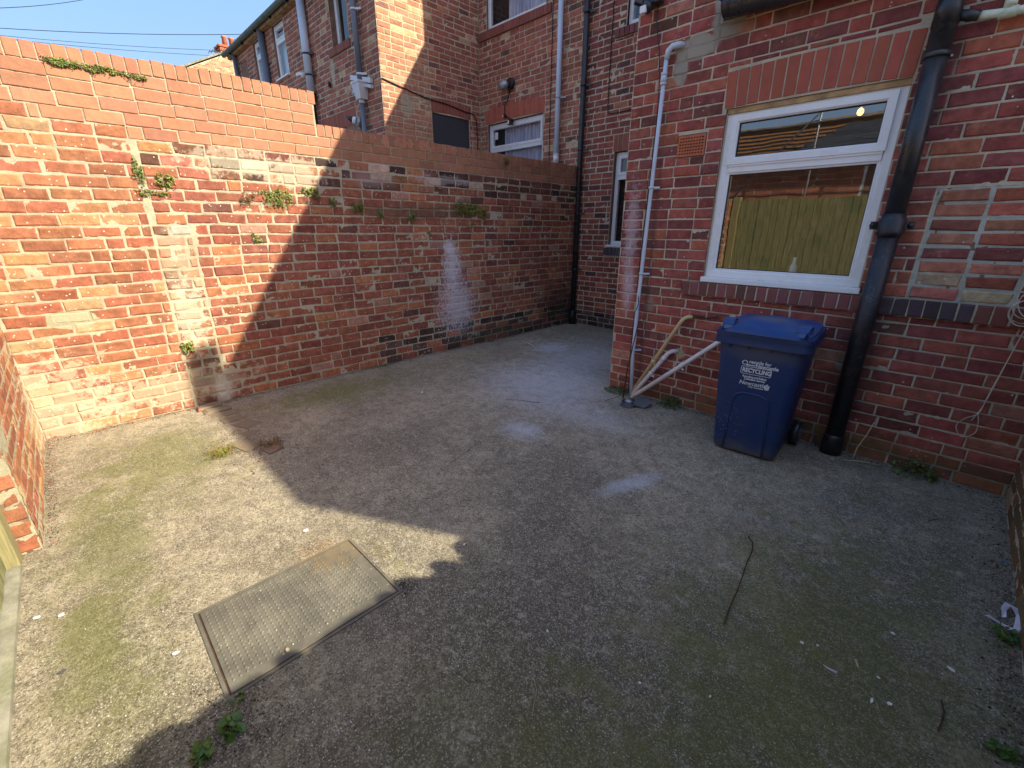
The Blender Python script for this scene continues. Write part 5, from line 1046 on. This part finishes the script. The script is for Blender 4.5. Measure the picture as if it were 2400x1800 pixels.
top = [vs[i_*(NY+1)+j_] for i_, j_ in ed]; bot = [(x*1.012, 0.29+(y-0.29)*1.012, 0.930) for x, y, z in top]; n = len(top)
m.add(top+bot, [(k, n+k, n+(k+1) % n, (k+1) % n) for k in range(n)], 0, True)
ld = bpart(m, 'lid', M['lid'])
for s_ in (-1, 1):
    m = MB(); pts = [(s_*0.215, -0.012, 0.945), (s_*0.222, 0.005, 0.975), (s_*0.228, 0.04, 0.998), (s_*0.232, 0.10, 1.006), (s_*0.234, 0.15, 0.990)]
    for i_ in range(len(pts)-1): m.bar(pts[i_], pts[i_+1], 0.070, 0.012, upv=(0, 0.2, 1))
    m.bar((s_*0.258, 0.0, 0.945), (s_*0.262, 0.15, 0.970), 0.010, 0.05); o = bpart(m, 'lid_grip', M['lid'], ld, 0.004)
m = MB(); m.bar((-0.20, 0.615, 0.93), (0.20, 0.615, 0.93), 0.03, 0.03); bpart(m, 'handle', M['bin'], bn, 0.008)
for s_ in (-1, 1):
    m = MB(); m.tube([(s_*0.235, 0.535, 0.098), (s_*0.29, 0.535, 0.098)], 0.098, 24); w_ = bpart(m, 'wheel', M['black_pl']); m = MB(); m.tube([(s_*0.29, 0.535, 0.098), (s_*0.295, 0.535, 0.098)], 0.05, 16); bpart(m, 'hub', M['grey_dk'], w_)
m = MB(); m.tube([(-0.235, 0.535, 0.098), (0.235, 0.535, 0.098)], 0.012, 8); bpart(m, 'axle', M['metal'])
# print on the front
tilt = math.atan2(brect(0.865)[1]-brect(0.02)[1], 0.845)
def text(s_, x, z, size, off=0.0, sx=1.0, shear=0.0, align='LEFT', name='print'):
    cu = bpy.data.curves.new('t', 'FONT'); cu.body = s_; cu.size = size; cu.offset = off; cu.shear = shear; cu.align_x = align; cu.resolution_u = 3
    ob = bpy.data.objects.new('t', cu); COL.objects.link(ob); bpy.context.view_layer.update()
    me = bpy.data.meshes.new_from_object(ob.evaluated_get(bpy.context.evaluated_depsgraph_get())); bpy.data.objects.remove(ob)
    for v_ in me.vertices: X_, Z_ = x+v_.co.x*sx, z+v_.co.y; v_.co = (X_, fy(Z_)-0.0025, Z_)
    me.materials.clear(); me.materials.append(M['print']); o = bpy.data.objects.new(name, me); link(o); o.parent = bn; o.matrix_parent_inverse = Matrix.Identity(4); return o
DX = 0.862
text('recycle for', -0.925+DX+0.014, 0.722, 0.034, 0.0008, 0.92)
text('Newcastle', -0.868+DX, 0.698, 0.036, 0.0008, 0.92)
text('RECYCLING', -0.948+DX, 0.655, 0.043, 0.0016, 0.79)
text('Recycling and Refuse', -0.940+DX, 0.616, 0.0205, 0.0007, 0.88)
text('Collection Service', -0.928+DX, 0.598, 0.0205, 0.0007, 0.88)
text('Newcastle', -0.956+DX, 0.561, 0.041, 0.0003, 1.0, 0.15)
text('City Council', -0.895+DX, 0.545, 0.0165, 0.0004, 1.15)
def flat(pts, name='emblem'):
    m = MB(); m.add([(x, fy(z)-0.0025, z) for x, z in pts], [tuple(range(len(pts)))]); return m
m = MB()  # rounded box outline
def rr2(x0, x1, z0, z1, r): return [(cx+r*math.cos(a0+math.pi/2*k/4), cz+r*math.sin(a0+math.pi/2*k/4)) for cx, cz, a0 in ((x1-r, z0+r, -math.pi/2), (x1-r, z1-r, 0), (x0+r, z1-r, math.pi/2), (x0+r, z0+r, math.pi)) for k in range(5)]
a_ = rr2(-0.958+DX, -0.764+DX, 0.640, 0.697, 0.012); b_ = rr2(-0.9545+DX, -0.7675+DX, 0.6435, 0.6935, 0.009); n = len(a_)
m.add([(x, fy(z)-0.0025, z) for x, z in a_+b_], [(k, (k+1) % n, n+(k+1) % n, n+k) for k in range(n)]); bpart(m, 'print_border', M['print'])
m = MB(); cx, cz = -0.938+DX, 0.722   # looping arrow
arc = [(math.radians(a)) for a in range(-20, 291, 18)]; A1 = [(cx+0.019*math.cos(a), cz+0.017*math.sin(a)) for a in arc]; A2 = [(cx+0.0135*math.cos(a), cz+0.012*math.sin(a)) for a in arc]; n = len(arc)
m.add([(x, fy(z)-0.0025, z) for x, z in A1+A2], [(k, k+1, n+k+1, n+k) for k in range(n-1)]); m.add([(x, fy(z)-0.0025, z) for x, z in ((cx+0.004, cz-0.009), (cx+0.028, cz-0.009), (cx+0.017, cz-0.024))], [(0, 1, 2)]); m.add([(x, fy(z)-0.0025, z) for x, z in ((cx+0.022, 0.704), (cx+0.066, 0.704), (cx+0.066, 0.711), (cx+0.022, 0.711))], [(0, 1, 2, 3)]); bpart(m, 'print_arrow', M['print'])
m = MB(); ex, ez = -0.777+DX, 0.548   # small castle emblem
def q4(x0, z0, x1, z1): m.add([(x, fy(z)-0.0025, z) for x, z in ((x0, z0), (x1, z0), (x1, z1), (x0, z1))], [(0, 1, 2, 3)])
q4(ex-0.013, ez, ex+0.013, ez+0.008); q4(ex-0.015, ez+0.010, ex-0.004, ez+0.026); q4(ex+0.004, ez+0.010, ex+0.015, ez+0.026); q4(ex-0.003, ez+0.010, ex+0.003, ez+0.022); q4(ex-0.018, ez+0.0275, ex-0.012, ez+0.033); q4(ex-0.009, ez+0.0275, ex+0.009, ez+0.036); q4(ex+0.012, ez+0.0275, ex+0.018, ez+0.033); q4(ex-0.004, ez+0.038, ex+0.004, ez+0.043)
bpart(m, 'print_castle', M['print'])

# ================================================================== METAL COVER IN THE GROUND
cv = thing('drain_cover', (-1.76, 0.42, 0), 'rectangular studded steel cover set flat in the concrete', 'cover')
CX0, CX1, CY0, CY1 = -2.015, -1.520, 0.085, 0.765
m = MB(); m.box(CX0, CY0, -0.02, CX1, CY1, 0.0075); m.build('plate', M['plate'], cv, 0.002)
m = MB(); a_, b_, f0, f1 = 0.020, 0.007, -0.02, 0.0055
m.box(CX0-a_, CY0-a_, f0, CX1+a_, CY0-b_, f1); m.box(CX0-a_, CY1+b_, f0, CX1+a_, CY1+a_, f1); m.box(CX0-a_, CY0-b_, f0, CX0-b_, CY1+b_, f1); m.box(CX1+b_, CY0-b_, f0, CX1+a_, CY1+b_, f1); m.build('frame', M['plate'], cv)
m = MB(); m.box(CX0-b_+0.0005, CY0-b_+0.0005, f0, CX1+b_-0.0005, CY1+b_-0.0005, 0.003); m.build('packed_dirt', M['twig'], cv)
V = []; Fq = []; p_ = 0.0235; rows = int((CY1-CY0-0.03)/p_); cols = int((CX1-CX0-0.03)/p_)
for r_ in range(rows):
    for q in range(cols):
        x = CX0+0.02+q*p_; y = CY0+0.02+r_*p_
        if (x < CX0+0.12 and y > CY1-0.16 and random.random() < 0.75): continue
        b = len(V); rr = 0.0062
        for k in range(6): a = k*math.pi/3; V.append((x+rr*math.cos(a), y+rr*math.sin(a), 0.0076))
        for k in range(6): a = k*math.pi/3; V.append((x+rr*0.5*math.cos(a), y+rr*0.5*math.sin(a), 0.0112))
        for k in range(6): k2 = (k+1) % 6; Fq.append((b+k, b+k2, b+6+k2, b+6+k))
        Fq += [(b+6, b+7, b+8, b+9), (b+6, b+9, b+10, b+11)]
o = fastmesh('studs', V, Fq, M['plate'], cv, smooth=True); o['kind'] = 'stuff'

# ================================================================== PLANTS
def leaf_verts(c, s_, rg, nrm=None):
    a = rg.uniform(0, 2*math.pi); tl = rg.normal(0, 0.5, 3); n_ = np.array(nrm if nrm is not None else (0, 0, 1.0))+tl; n_ /= np.linalg.norm(n_)
    t1 = np.cross(n_, [math.cos(a), math.sin(a), 0.3]); t1 /= np.linalg.norm(t1); t2 = np.cross(n_, t1)
    return [c-t1*s_*0.5, c+t2*s_*0.42+n_*s_*0.1, c+t1*s_*0.6, c-t2*s_*0.42+n_*s_*0.1]
def wall_plant(cy, cz, ry, rz, n, mats, lab, seed, drape=0.3, size=0.013, trail=0, x=-4.85, group='small plants rooted in the long wall'):
    rg = np.random.default_rng(seed); V = []; Fq = []; mi = []
    nc = max(3, n//22); cl = [(rg.uniform(-1, 1), rg.uniform(-1, 1), rg.uniform(0.12, 0.42)) for _ in range(nc)]
    for k in range(n):
        ca, cb, cr_ = cl[int(rg.integers(0, nc))]; a_, b_ = ca*0.8+rg.normal(0, cr_*0.55), cb*0.7+rg.normal(0, cr_*0.55)
        y = cy+a_*ry; z = float(warp(np.array(cy), np.array(cz)))+b_*rz-drape*rz*abs(rg.normal(0, 0.5)); out = 0.006+abs(rg.normal(0, 0.4))*min(ry, rz)*0.5
        c = np.array([x+out, y, z]); b = len(V); V += [tuple(q) for q in leaf_verts(c, size*rg.uniform(0.6, 1.35), rg, (0.9, 0, 0.6))]; Fq.append((b, b+1, b+2, b+3)); mi.append(0 if rg.random() < 0.62 else (1 if rg.random() < 0.75 else 2))
    for k in range(trail):
        y0_ = cy+rg.uniform(-1, 1)*ry*0.9; z_ = cz-rz*0.6; L_ = rg.uniform(0.02, 0.09)
        for j_ in range(7):
            f_ = j_/7; c = np.array([x+0.008, y0_+0.02*math.sin(3*f_+k)*1.2, z_-f_*L_]); b = len(V); V += [tuple(q) for q in leaf_verts(c, size*0.7, rg, (1, 0, 0.2))]; Fq.append((b, b+1, b+2, b+3)); mi.append(2)
    o = fastmesh('wall_plant', V, Fq, mats, None, mi=mi); tag(o, lab, 'plant', group); return o
G3 = [M['leaf'], M['leaf_y'], M['leaf_r']]; Y3 = [M['leaf_y'], M['leaf'], M['leaf_r']]
wall_plant(0.36, 2.745, 0.10, 0.028, 420, G3, 'leftmost green creeper clump just below the coping bricks', 1, 0.5, 0.013, 8)
wall_plant(0.58, 2.735, 0.13, 0.024, 480, G3, 'longest green creeper clump below the coping bricks', 2, 0.5, 0.013, 8)
wall_plant(0.76, 2.725, 0.07, 0.020, 240, G3, 'reddish fringed end of the creeper below the coping', 3, 0.6, 0.012, 14)
wall_plant(0.625, 2.06, 0.035, 0.11, 260, G3, 'narrow upright creeper strand on the old sunlit brick', 4, 0.5, 0.013, 5)
wall_plant(0.78, 2.00, 0.075, 0.050, 330, Y3, 'bright yellow green clump beside the upright creeper strand', 5, 0.5, 0.014, 7)
wall_plant(0.70, 1.895, 0.11, 0.025, 190, G3, 'thin reddish creeper line under the yellow green clump', 6, 0.5, 0.012, 8)
wall_plant(1.66, 1.90, 0.15, 0.085, 700, Y3, 'large yellow green mossy plant left of the shadow edge', 7, 0.6, 0.013, 12)
wall_plant(1.40, 1.88, 0.09, 0.055, 200, [M['leaf_r'], M['leaf'], M['leaf_r']], 'thin reddish plant left of the large yellow green one', 8, 0.6, 0.012, 8)
wall_plant(1.97, 1.95, 0.09, 0.055, 330, Y3, 'yellow green plant cut by the shadow edge', 9, 0.5, 0.013, 8)
wall_plant(2.18, 1.86, 0.04, 0.05, 170, G3, 'first small dark plant right of the shadow edge', 10, 0.5, 0.013, 3)
wall_plant(2.47, 1.85, 0.075, 0.07, 340, G3, 'two lobed dark plant in the shaded brick', 11, 0.6, 0.013, 5)
wall_plant(2.73, 1.78, 0.05, 0.05, 150, G3, 'small faint plant between two darker ones', 12, 0.5, 0.013, 3)
wall_plant(3.13, 1.75, 0.055, 0.055, 200, G3, 'small dark plant left of the widest shaded one', 13, 0.5, 0.013, 3)
wall_plant(4.00, 1.88, 0.25, 0.085, 900, G3, 'widest dark green plant on the shaded brick', 14, 0.5, 0.016, 12)
wall_plant(4.27, 1.80, 0.06, 0.07, 240, G3, 'drooping tip right below the widest plant', 15, 0.8, 0.015, 5)
wall_plant(3.37, 1.56, 0.035, 0.035, 80, G3, 'tiny plant low in the shaded brick above the white bloom', 16, 0.5, 0.013, 2)
wall_plant(1.41, 1.52, 0.04, 0.045, 130, Y3, 'tiny yellow green tuft alone on the sunlit brick', 17, 0.4, 0.012, 2)
wall_plant(0.665, 0.585, 0.045, 0.055, 220, Y3, 'small leafy weed low on the cement scarred strip', 18, 0.3, 0.018, 3)
wall_plant(4.10, 1.66, 0.05, 0.02, 60, G3, 'sparse sprigs under the widest plant', 19, 0.3, 0.012, 2)
o = wall_plant(4.75, 2.50, 0.08, 0.035, 110, G3, 'small weed on top of the lower orange coping', 20, 0.1, 0.020, 3)
def ground_plant(x, y, r, h, n, mats, lab, name, cat, seed, size=0.03, blades=0):
    rg = np.random.default_rng(seed); V = []; Fq = []; mi = []
    for k in range(n):
        a = rg.uniform(0, 2*math.pi); q = r*math.sqrt(rg.random()); c = np.array([x+q*math.cos(a), y+q*math.sin(a)*0.8, gz(x, y)+0.004+h*rg.random()*(1-0.6*q/r)]); b = len(V)
        V += [tuple(p) for p in leaf_verts(c, size*rg.uniform(0.5, 1.3), rg, (0.2*math.cos(a), 0.2*math.sin(a), 1))]; Fq.append((b, b+1, b+2, b+3)); mi.append(int(rg.random() < 0.4))
    for k in range(blades):
        a = rg.uniform(0, 2*math.pi); b0 = np.array([x+rg.normal(0, r*0.35), y+rg.normal(0, r*0.3), gz(x, y)]); d = np.array([math.cos(a), math.sin(a), 0])*rg.uniform(0.3, 1.0)*r*1.2; hh = h*rg.uniform(0.5, 1.3); w_ = 0.0016; s_ = np.array([-d[1], d[0], 0]); s_ = s_/(np.linalg.norm(s_)+1e-6)*w_
        p1 = b0+d*0.45+[0, 0, hh*0.8]; p2 = b0+d+[0, 0, hh*0.55]; b = len(V); V += [tuple(b0-s_), tuple(b0+s_), tuple(p1+s_), tuple(p1-s_), tuple(p2+s_*0.2), tuple(p2-s_*0.2)]; Fq += [(b, b+1, b+2, b+3), (b+3, b+2, b+4, b+5)]; m_ = int(rg.random() < 0.5); mi += [m_, m_]
    o = fastmesh(name, V, Fq, mats, None, mi=mi); tag(o, lab, cat); return o
for k, (x_, y_) in enumerate([(-1.40, 0.055), (-1.385, 0.0), (-1.36, -0.04), (-1.42, 0.10)]):
    pass
ground_plant(-1.385, 0.045, 0.045, 0.045, 26, [M['leaf_b'], M['leaf_b']], 'bright green leafy weed growing just below the steel cover', 'weed', 'weed', 30, 0.034)
ground_plant(-1.36, -0.035, 0.035, 0.04, 22, [M['leaf_b'], M['leaf']], 'second bright green weed at the bottom of the picture', 'weed', 'weed', 31, 0.034)
ground_plant(-1.48, 0.095, 0.03, 0.02, 16, [M['leaf_b'], M['leaf']], 'tiny weed at the corner of the steel cover', 'weed', 'weed', 32, 0.016)
ground_plant(-3.62, 0.545, 0.12, 0.05, 40, [M['dry'], M['leaf_y']], 'sunlit tuft of dry yellowish grass at the end of the buried bricks', 'grass_tuft', 'grass', 33, 0.010, 150)
ground_plant(-3.52, 0.86, 0.12, 0.05, 60, [M['leaf_r'], M['dry']], 'shaded tuft of dry grass beside the shadow edge', 'grass_tuft', 'grass', 34, 0.010, 90)
ground_plant(-1.70, 3.845, 0.12, 0.10, 160, [M['lawn'], M['leaf']], 'low green weed at the wall foot left of the bin', 'weed', 'weed', 35, 0.020, 60)
ground_plant(-2.28, 3.84, 0.14, 0.05, 420, [M['lawn'], M['leaf']], 'dark moss and weeds at the foot of the house corner', 'moss', 'moss', 36, 0.016, 0)
ground_plant(0.08, 3.86, 0.13, 0.13, 90, [M['leaf'], M['lawn']], 'ragged leafy weed at the wall foot right of the iron downpipe', 'weed', 'weed', 37, 0.034, 20)
ground_plant(0.48, 2.43, 0.05, 0.05, 34, [M['leaf_b'], M['leaf']], 'green weed by the right wall beside the pale plastic scrap', 'weed', 'weed', 38, 0.028, 8)
ground_plant(0.46, 1.80, 0.04, 0.04, 22, [M['leaf_b'], M['lawn']], 'dark weed at the lower right corner against the wall', 'weed', 'weed', 39, 0.028, 6)
ground_plant(-4.80, 2.55, 0.05, 0.05, 40, [M['lawn'], M['leaf']], 'tiny weed at the foot of the shaded long wall', 'weed', 'weed', 40, 0.014, 8)
ground_plant(-4.80, 4.35, 0.06, 0.06, 60, [M['lawn'], M['leaf']], 'small dark weed at the foot of the wall near the white bloom', 'weed', 'weed', 41, 0.016, 8)

# ================================================================== buried brick footing by the scarred strip
bf = thing('brick_footing', (-4.3, 0.75, 0), 'broken line of old bricks sunk in the concrete by the wall scar', 'bricks')
rg = np.random.default_rng(8)
for x, y, w, d, h, a, col in [(-4.74, 0.70, 0.10, 0.20, 0.040, 0.1, (0.34, 0.12, 0.07)), (-4.62, 0.74, 0.11, 0.21, 0.030, 0.05, (0.30, 0.11, 0.07)), (-4.47, 0.77, 0.11, 0.22, 0.022, -0.1, (0.30, 0.14, 0.09)), (-4.30, 0.79, 0.13, 0.20, 0.020, 0.15, (0.28, 0.15, 0.10)),
                           (-4.08, 0.84, 0.20, 0.16, 0.022, 0.35, (0.38, 0.13, 0.07)), (-3.88, 0.80, 0.14, 0.12, 0.014, 0.6, (0.26, 0.15, 0.10)), (-3.66, 0.72, 0.24, 0.14, 0.018, 0.3, (0.30, 0.18, 0.12)), (-3.44, 0.84, 0.14, 0.11, 0.028, 0.2, (0.28, 0.15, 0.09))]:
    m = MB(); z = gz(x, y)-0.013; pts = [(-w/2, -d/2), (w/2, -d/2), (w/2, d/2), (-w/2, d/2)]; vs = []
    for zz, s_ in ((-0.03, 1.0), (h*0.75, 1.0), (h, 0.82)):
        for a_, b_ in pts: X_, Y_ = a_*s_+rg.normal(0, 0.006), b_*s_+rg.normal(0, 0.006); vs.append((x+X_*math.cos(a)-Y_*math.sin(a), y+X_*math.sin(a)+Y_*math.cos(a), z+zz+rg.normal(0, 0.003)))
    m.add(vs, [(0, 1, 5, 4), (1, 2, 6, 5), (2, 3, 7, 6), (3, 0, 4, 7), (4, 5, 9, 8), (5, 6, 10, 9), (6, 7, 11, 10), (7, 4, 8, 11), (8, 9, 10, 11)])
    o = m.build('brick', M['b_foot'], bf); o.color = (*[q*0.9+0.03 for q in col], 1); at_ = o.data.color_attributes.new('bc', 'FLOAT_COLOR', 'POINT'); at_.data.foreach_set('color', np.ones(12*4, np.float32))

# ================================================================== LITTER
def chip(x, y, pts, mat, lab, name='paint_chip', cat='litter', th=0.003, lift=0.004, group=None, tilt_=0.0):
    m = MB(); z = gz(x, y)+lift; m.poly_prism([(x+a, y+b, z+tilt_*a) for a, b in pts], (0, 0, th)); return tag(m.build(name, mat), lab, cat, group)
def blobp(r, n, rg, asp=1.0, rot=0.0): 
    out = []
    for k in range(n): a = 2*math.pi*k/n; q = r*rg.uniform(0.7, 1.2); X_, Y_ = q*math.cos(a), q*asp*math.sin(a); out.append((X_*math.cos(rot)-Y_*math.sin(rot), X_*math.sin(rot)+Y_*math.cos(rot)))
    return out
def gpx(x, y):
    d = fw+rt2*(x-1200)/FPX-up2*(y-900)/FPX; t_ = -CH/d[2]; return float(d[0]*t_), float(d[1]*t_)
rg = np.random.default_rng(19)
CH_ = [((412, 1534), 0.013, 0.6, 'chip', 'white angular chip left of the steel cover'), ((717, 1243), 0.016, 0.6, 'chip', 'white chip above the steel cover in the sunlight'), ((990, 920), 0.022, 0.45, 'chip', 'white chip on the shaded concrete near the long wall'),
       ((675, 1528), 0.009, 0.8, 'straw', 'small cream stone on the steel cover'), ((86, 1448), 0.014, 0.6, 'chip', 'pale chip near the timber gate'), ((144, 1443), 0.012, 0.7, 'chip', 'white fleck right of the pale chip near the gate'),
       ((146, 1576), 0.014, 0.7, 'slate', 'flat dark pebble near the lower left'), ((1879, 1508), 0.008, 0.9, 'chip', 'round white chip right of the long twig'), ((1915, 1514), 0.005, 0.9, 'chip', 'smaller white fleck beside the round chip'),
       ((1889, 1534), 0.008, 0.3, 'straw', 'small cream sliver below the round white chip'), ((2092, 1486), 0.008, 0.8, 'chip', 'white round chip on the mossy concrete'), ((2229, 1570), 0.013, 0.5, 'chip', 'white ragged flake on the mossy concrete'),
       ((2042, 1643), 0.013, 0.35, 'chip', 'long white flake at the lower right'), ((2083, 1650), 0.009, 0.8, 'chip', 'small white triangle beside the long flake'), ((2058, 1590), 0.006, 0.7, 'chip', 'tiny bluish fleck above the long flake'),
       ((1968, 1178), 0.008, 0.4, 'chip', 'white sliver in front of the house wall right of the bin'), ((2059, 1247), 0.009, 0.4, 'straw', 'cream sliver on the shaded concrete at right'), ((1283, 1480), 0.006, 0.7, 'chip', 'small white grain in the middle foreground'),
       ((1499, 1602), 0.006, 0.7, 'chip', 'white grain left of the bottom centre'), ((1664, 1634), 0.006, 0.7, 'chip', 'white grain at the bottom centre'), ((1088, 1278), 0.010, 0.7, 'chip', 'grey white chip beside the bumpy shadow edge'),
       ((2349, 1318), 0.010, 0.8, 'bluechip', 'small blue scrap at the foot of the right wall'), ((2372, 1538), 0.012, 0.4, 'redchip', 'small red scrap at the right edge'), ((1551, 974), 0.016, 0.5, 'slate', 'small brown stone below the gully')]
for (px_, py2), r_, asp, mt, lab in CH_:
    x, y = gpx(px_, py2); on_cover = CX0 < x < CX1 and CY0 < y < CY1
    chip(x, y, blobp(r_, 6, rg, asp, rg.uniform(0, 3)), M[mt], lab, {'slate': 'pebble', 'straw': 'chip', 'chip': 'paint_chip'}.get(mt, 'scrap'), 'litter', 0.004, 0.009 if on_cover else 0.004, 'small chips scattered on the concrete')
def rod(name, pxs, r, mat, lab, cat='twig', zf=None):
    pts = []
    for k, (a, b) in enumerate(pxs): x, y = gpx(a, b); pts.append((x, y, gz(x, y)+r+0.003+(zf[k] if zf else 0)))
    m = MB(); m.tube(pts, r, 6); return tag(m.build(name, mat), lab, cat)
rod('twig', [(1753, 1259), (1757, 1264), (1764, 1272), (1762, 1295), (1750, 1320), (1742, 1345), (1728, 1385), (1710, 1425), (1696, 1466)], 0.0028, M['twig'], 'long thin brown twig with a hooked end lying on the concrete', 'twig', [0.004, 0.0, 0.002, 0.004, 0.003, 0.001, 0.003, 0.002, 0])
m = MB(); x, y = gpx(1755, 1261); m.ellip((x, y, gz(x, y)+0.006), 0.006, 0.006, 0.005, 8, 4); tag(m.build('twig_bud', M['twig']), 'dark bud at the hooked end of the long twig', 'bud')
rod('twig', [(1184, 937), (1215, 938), (1245, 943), (1266, 944)], 0.0022, M['twig'], 'thin brown twig in the middle distance of the yard'); rod('straw', [(1514, 1515), (1512, 1535), (1517, 1562)], 0.0012, M['straw'], 'short pale straw left of the bottom of the long twig', 'straw')
rod('twig', [(2206, 1640), (2212, 1670), (2206, 1695), (2198, 1712)], 0.0026, M['twig'], 'dark curved twig on the mossy concrete at lower right'); rod('straw', [(2041, 1624), (2052, 1645), (2059, 1662)], 0.0012, M['straw'], 'fine straw crossing the long white flake', 'straw')
rod('stick_fragment', [(2004, 1548), (2011, 1567)], 0.004, M['straw'], 'short flat wooden fragment right of the glassy sliver', 'stick'); rod('twig', [(1250, 1590), (1258, 1620), (1252, 1650), (1247, 1680)], 0.001, M['straw'], 'fine pale thread near the bottom centre')
rod('twig', [(1050, 1090), (1075, 1072), (1100, 1055), (1120, 1040)], 0.0012, M['twig'], 'faint dark twig on the shaded concrete'); rod('white_stick', [(1223, 800), (1240, 805), (1256, 815)], 0.003, M['chip'], 'white stick at the far end of the yard', 'stick'); rod('white_stick', [(1240, 803), (1252, 799), (1268, 797)], 0.003, M['chip'], 'second white stick forming a fork at the far end', 'stick')
rod('twig', [(2175, 1222), (2188, 1218), (2202, 1217)], 0.0018, M['twig'], 'short curved twig near the right wall'); rod('straw', [(2205, 1255), (2240, 1275), (2265, 1290)], 0.0012, M['straw'], 'long fine straw near the right wall', 'straw')
x, y = gpx(1942, 1570); m = MB(); x2, y2 = gpx(1928, 1560); x3, y3 = gpx(1961, 1580); z = gz(x, y)+0.006; m.tube([(x2, y2, z), (x, y, z), (x3, y3, z)], [0.0012, 0.003, 0.0072], 8); tag(m.build('glass_sliver', M['film']), 'bluish white glassy sliver on the shaded concrete', 'litter')
# crumpled plastic strap by the right wall
P1 = [gpx(*p) for p in ((2313, 1442), (2340, 1462), (2372, 1482), (2384, 1478), (2386, 1458), (2376, 1440), (2356, 1428), (2348, 1436), (2352, 1450))]
m = MB(); vs = []; ww = [0.008, 0.011, 0.012, 0.014, 0.014, 0.017, 0.013, 0.009, 0.006]; zz_ = [0.004, 0.006, 0.012, 0.02, 0.03, 0.035, 0.03, 0.02, 0.012]
for i_, (a, b) in enumerate(P1):
    q = Vector(P1[min(i_+1, 8)])-Vector(P1[max(i_-1, 0)]); q.normalize(); nrm = Vector((-q.y, q.x)); vs += [(a+nrm.x*ww[i_], b+nrm.y*ww[i_], gz(a, b)+zz_[i_]), (a-nrm.x*ww[i_], b-nrm.y*ww[i_], gz(a, b)+zz_[i_]+0.008*math.sin(i_*2.1))]
fs = [(2*i_, 2*i_+1, 2*i_+3, 2*i_+2) for i_ in range(8)]; m.add(vs, fs, 0, False); o = m.build('plastic_strap', M['film']); sm = o.modifiers.new('th', 'SOLIDIFY'); sm.thickness = 0.002; tag(o, 'crumpled pale lilac plastic strap lying by the right wall', 'litter')

# loose grit, leaf crumbs and flakes (uncountable)
def grit(name, pts, sizes, mats, mi):
    V = []; Fq = []; M_ = []; rg = np.random.default_rng(33)
    for (x, y), s_, m_ in zip(pts, sizes, mi):
        z = gz(x, y)+0.001; a = rg.uniform(0, 6.28); h = s_*rg.uniform(0.25, 0.6); b = len(V); e = rg.uniform(0.5, 1.0)
        for k in range(4): t_ = a+k*math.pi/2+rg.normal(0, 0.25); rr = s_*(1 if k % 2 else e); V.append((x+rr*math.cos(t_), y+rr*math.sin(t_), z-0.002))
        for k in range(4): t_ = a+k*math.pi/2+rg.normal(0, 0.25); rr = 0.6*s_*(1 if k % 2 else e); V.append((x+rr*math.cos(t_), y+rr*math.sin(t_), z+h))
        Fq += [(b+k, b+(k+1) % 4, b+4+(k+1) % 4, b+4+k) for k in range(4)]+[(b+4, b+5, b+6, b+7)]; M_ += [m_]*5
    o = fastmesh(name, V, Fq, mats, None, mi=M_); tag(o, kind='stuff'); return o
pts = []; sz = []; mi = []; rg = np.random.default_rng(55)
def edge(x0, y0, x1, y1, n, wd, s0, s1, mm):
    for k in range(n): f_ = rg.random(); off = abs(rg.normal(0, wd)); dx, dy = x1-x0, y1-y0; L_ = math.hypot(dx, dy); pts.append((x0+dx*f_-dy/L_*off, y0+dy*f_+dx/L_*off)); sz.append(rg.uniform(s0, s1)); mi.append(int(rg.choice(mm)))
edge(-4.84, 6.3, -4.84, -0.35, 900, 0.03, 0.002, 0.006, [0, 0, 0, 4, 2]); edge(-4.84, 0.95, -4.84, -0.35, 500, 0.04, 0.002, 0.008, [0, 0, 2, 2, 3]); edge(0.5, 3.90, -2.4, 3.90, 500, 0.03, 0.002, 0.008, [0, 0, 2, 4]); pts_ = len(pts)
edge(-3.1, -0.39, -4.85, -0.39, 1, 0.01, 0.002, 0.003, [0]); edge(0.51, 0.5, 0.51, 3.9, 500, 0.05, 0.002, 0.009, [0, 0, 2, 4]); edge(-4.85, -0.385, -3.1, -0.385, 500, 0.03, 0.0015, 0.006, [0, 0, 0, 4, 2, 3])
for k in range(650): x, y = rg.normal(-1.40, 0.12), rg.normal(0.05, 0.09); pts.append((x, y)); sz.append(rg.uniform(0.0015, 0.005)); mi.append(int(rg.choice([0, 0, 0, 4, 2])))
for k in range(350): x, y = rg.normal(-1.52, 0.03), rg.normal(0.80, 0.03); pts.append((x, y)); sz.append(rg.uniform(0.0015, 0.005)); mi.append(int(rg.choice([0, 0, 4])))
for k in range(500): x, y = rg.normal(-3.65, 0.25), rg.normal(0.72, 0.12); pts.append((x, y)); sz.append(rg.uniform(0.002, 0.008)); mi.append(int(rg.choice([0, 0, 3, 4, 2])))
for k in range(2600): x, y = rg.uniform(-4.6, 0.48), rg.uniform(-0.3, 5.5); pts.append((x, y)); sz.append(rg.uniform(0.0010, 0.0030)); mi.append(int(rg.choice([0, 1, 1, 2, 2, 2, 4])))
grit('grit', pts, sz, [M['twig'], M['chip'], M['curb'], M['clay'], M['earth']], mi)
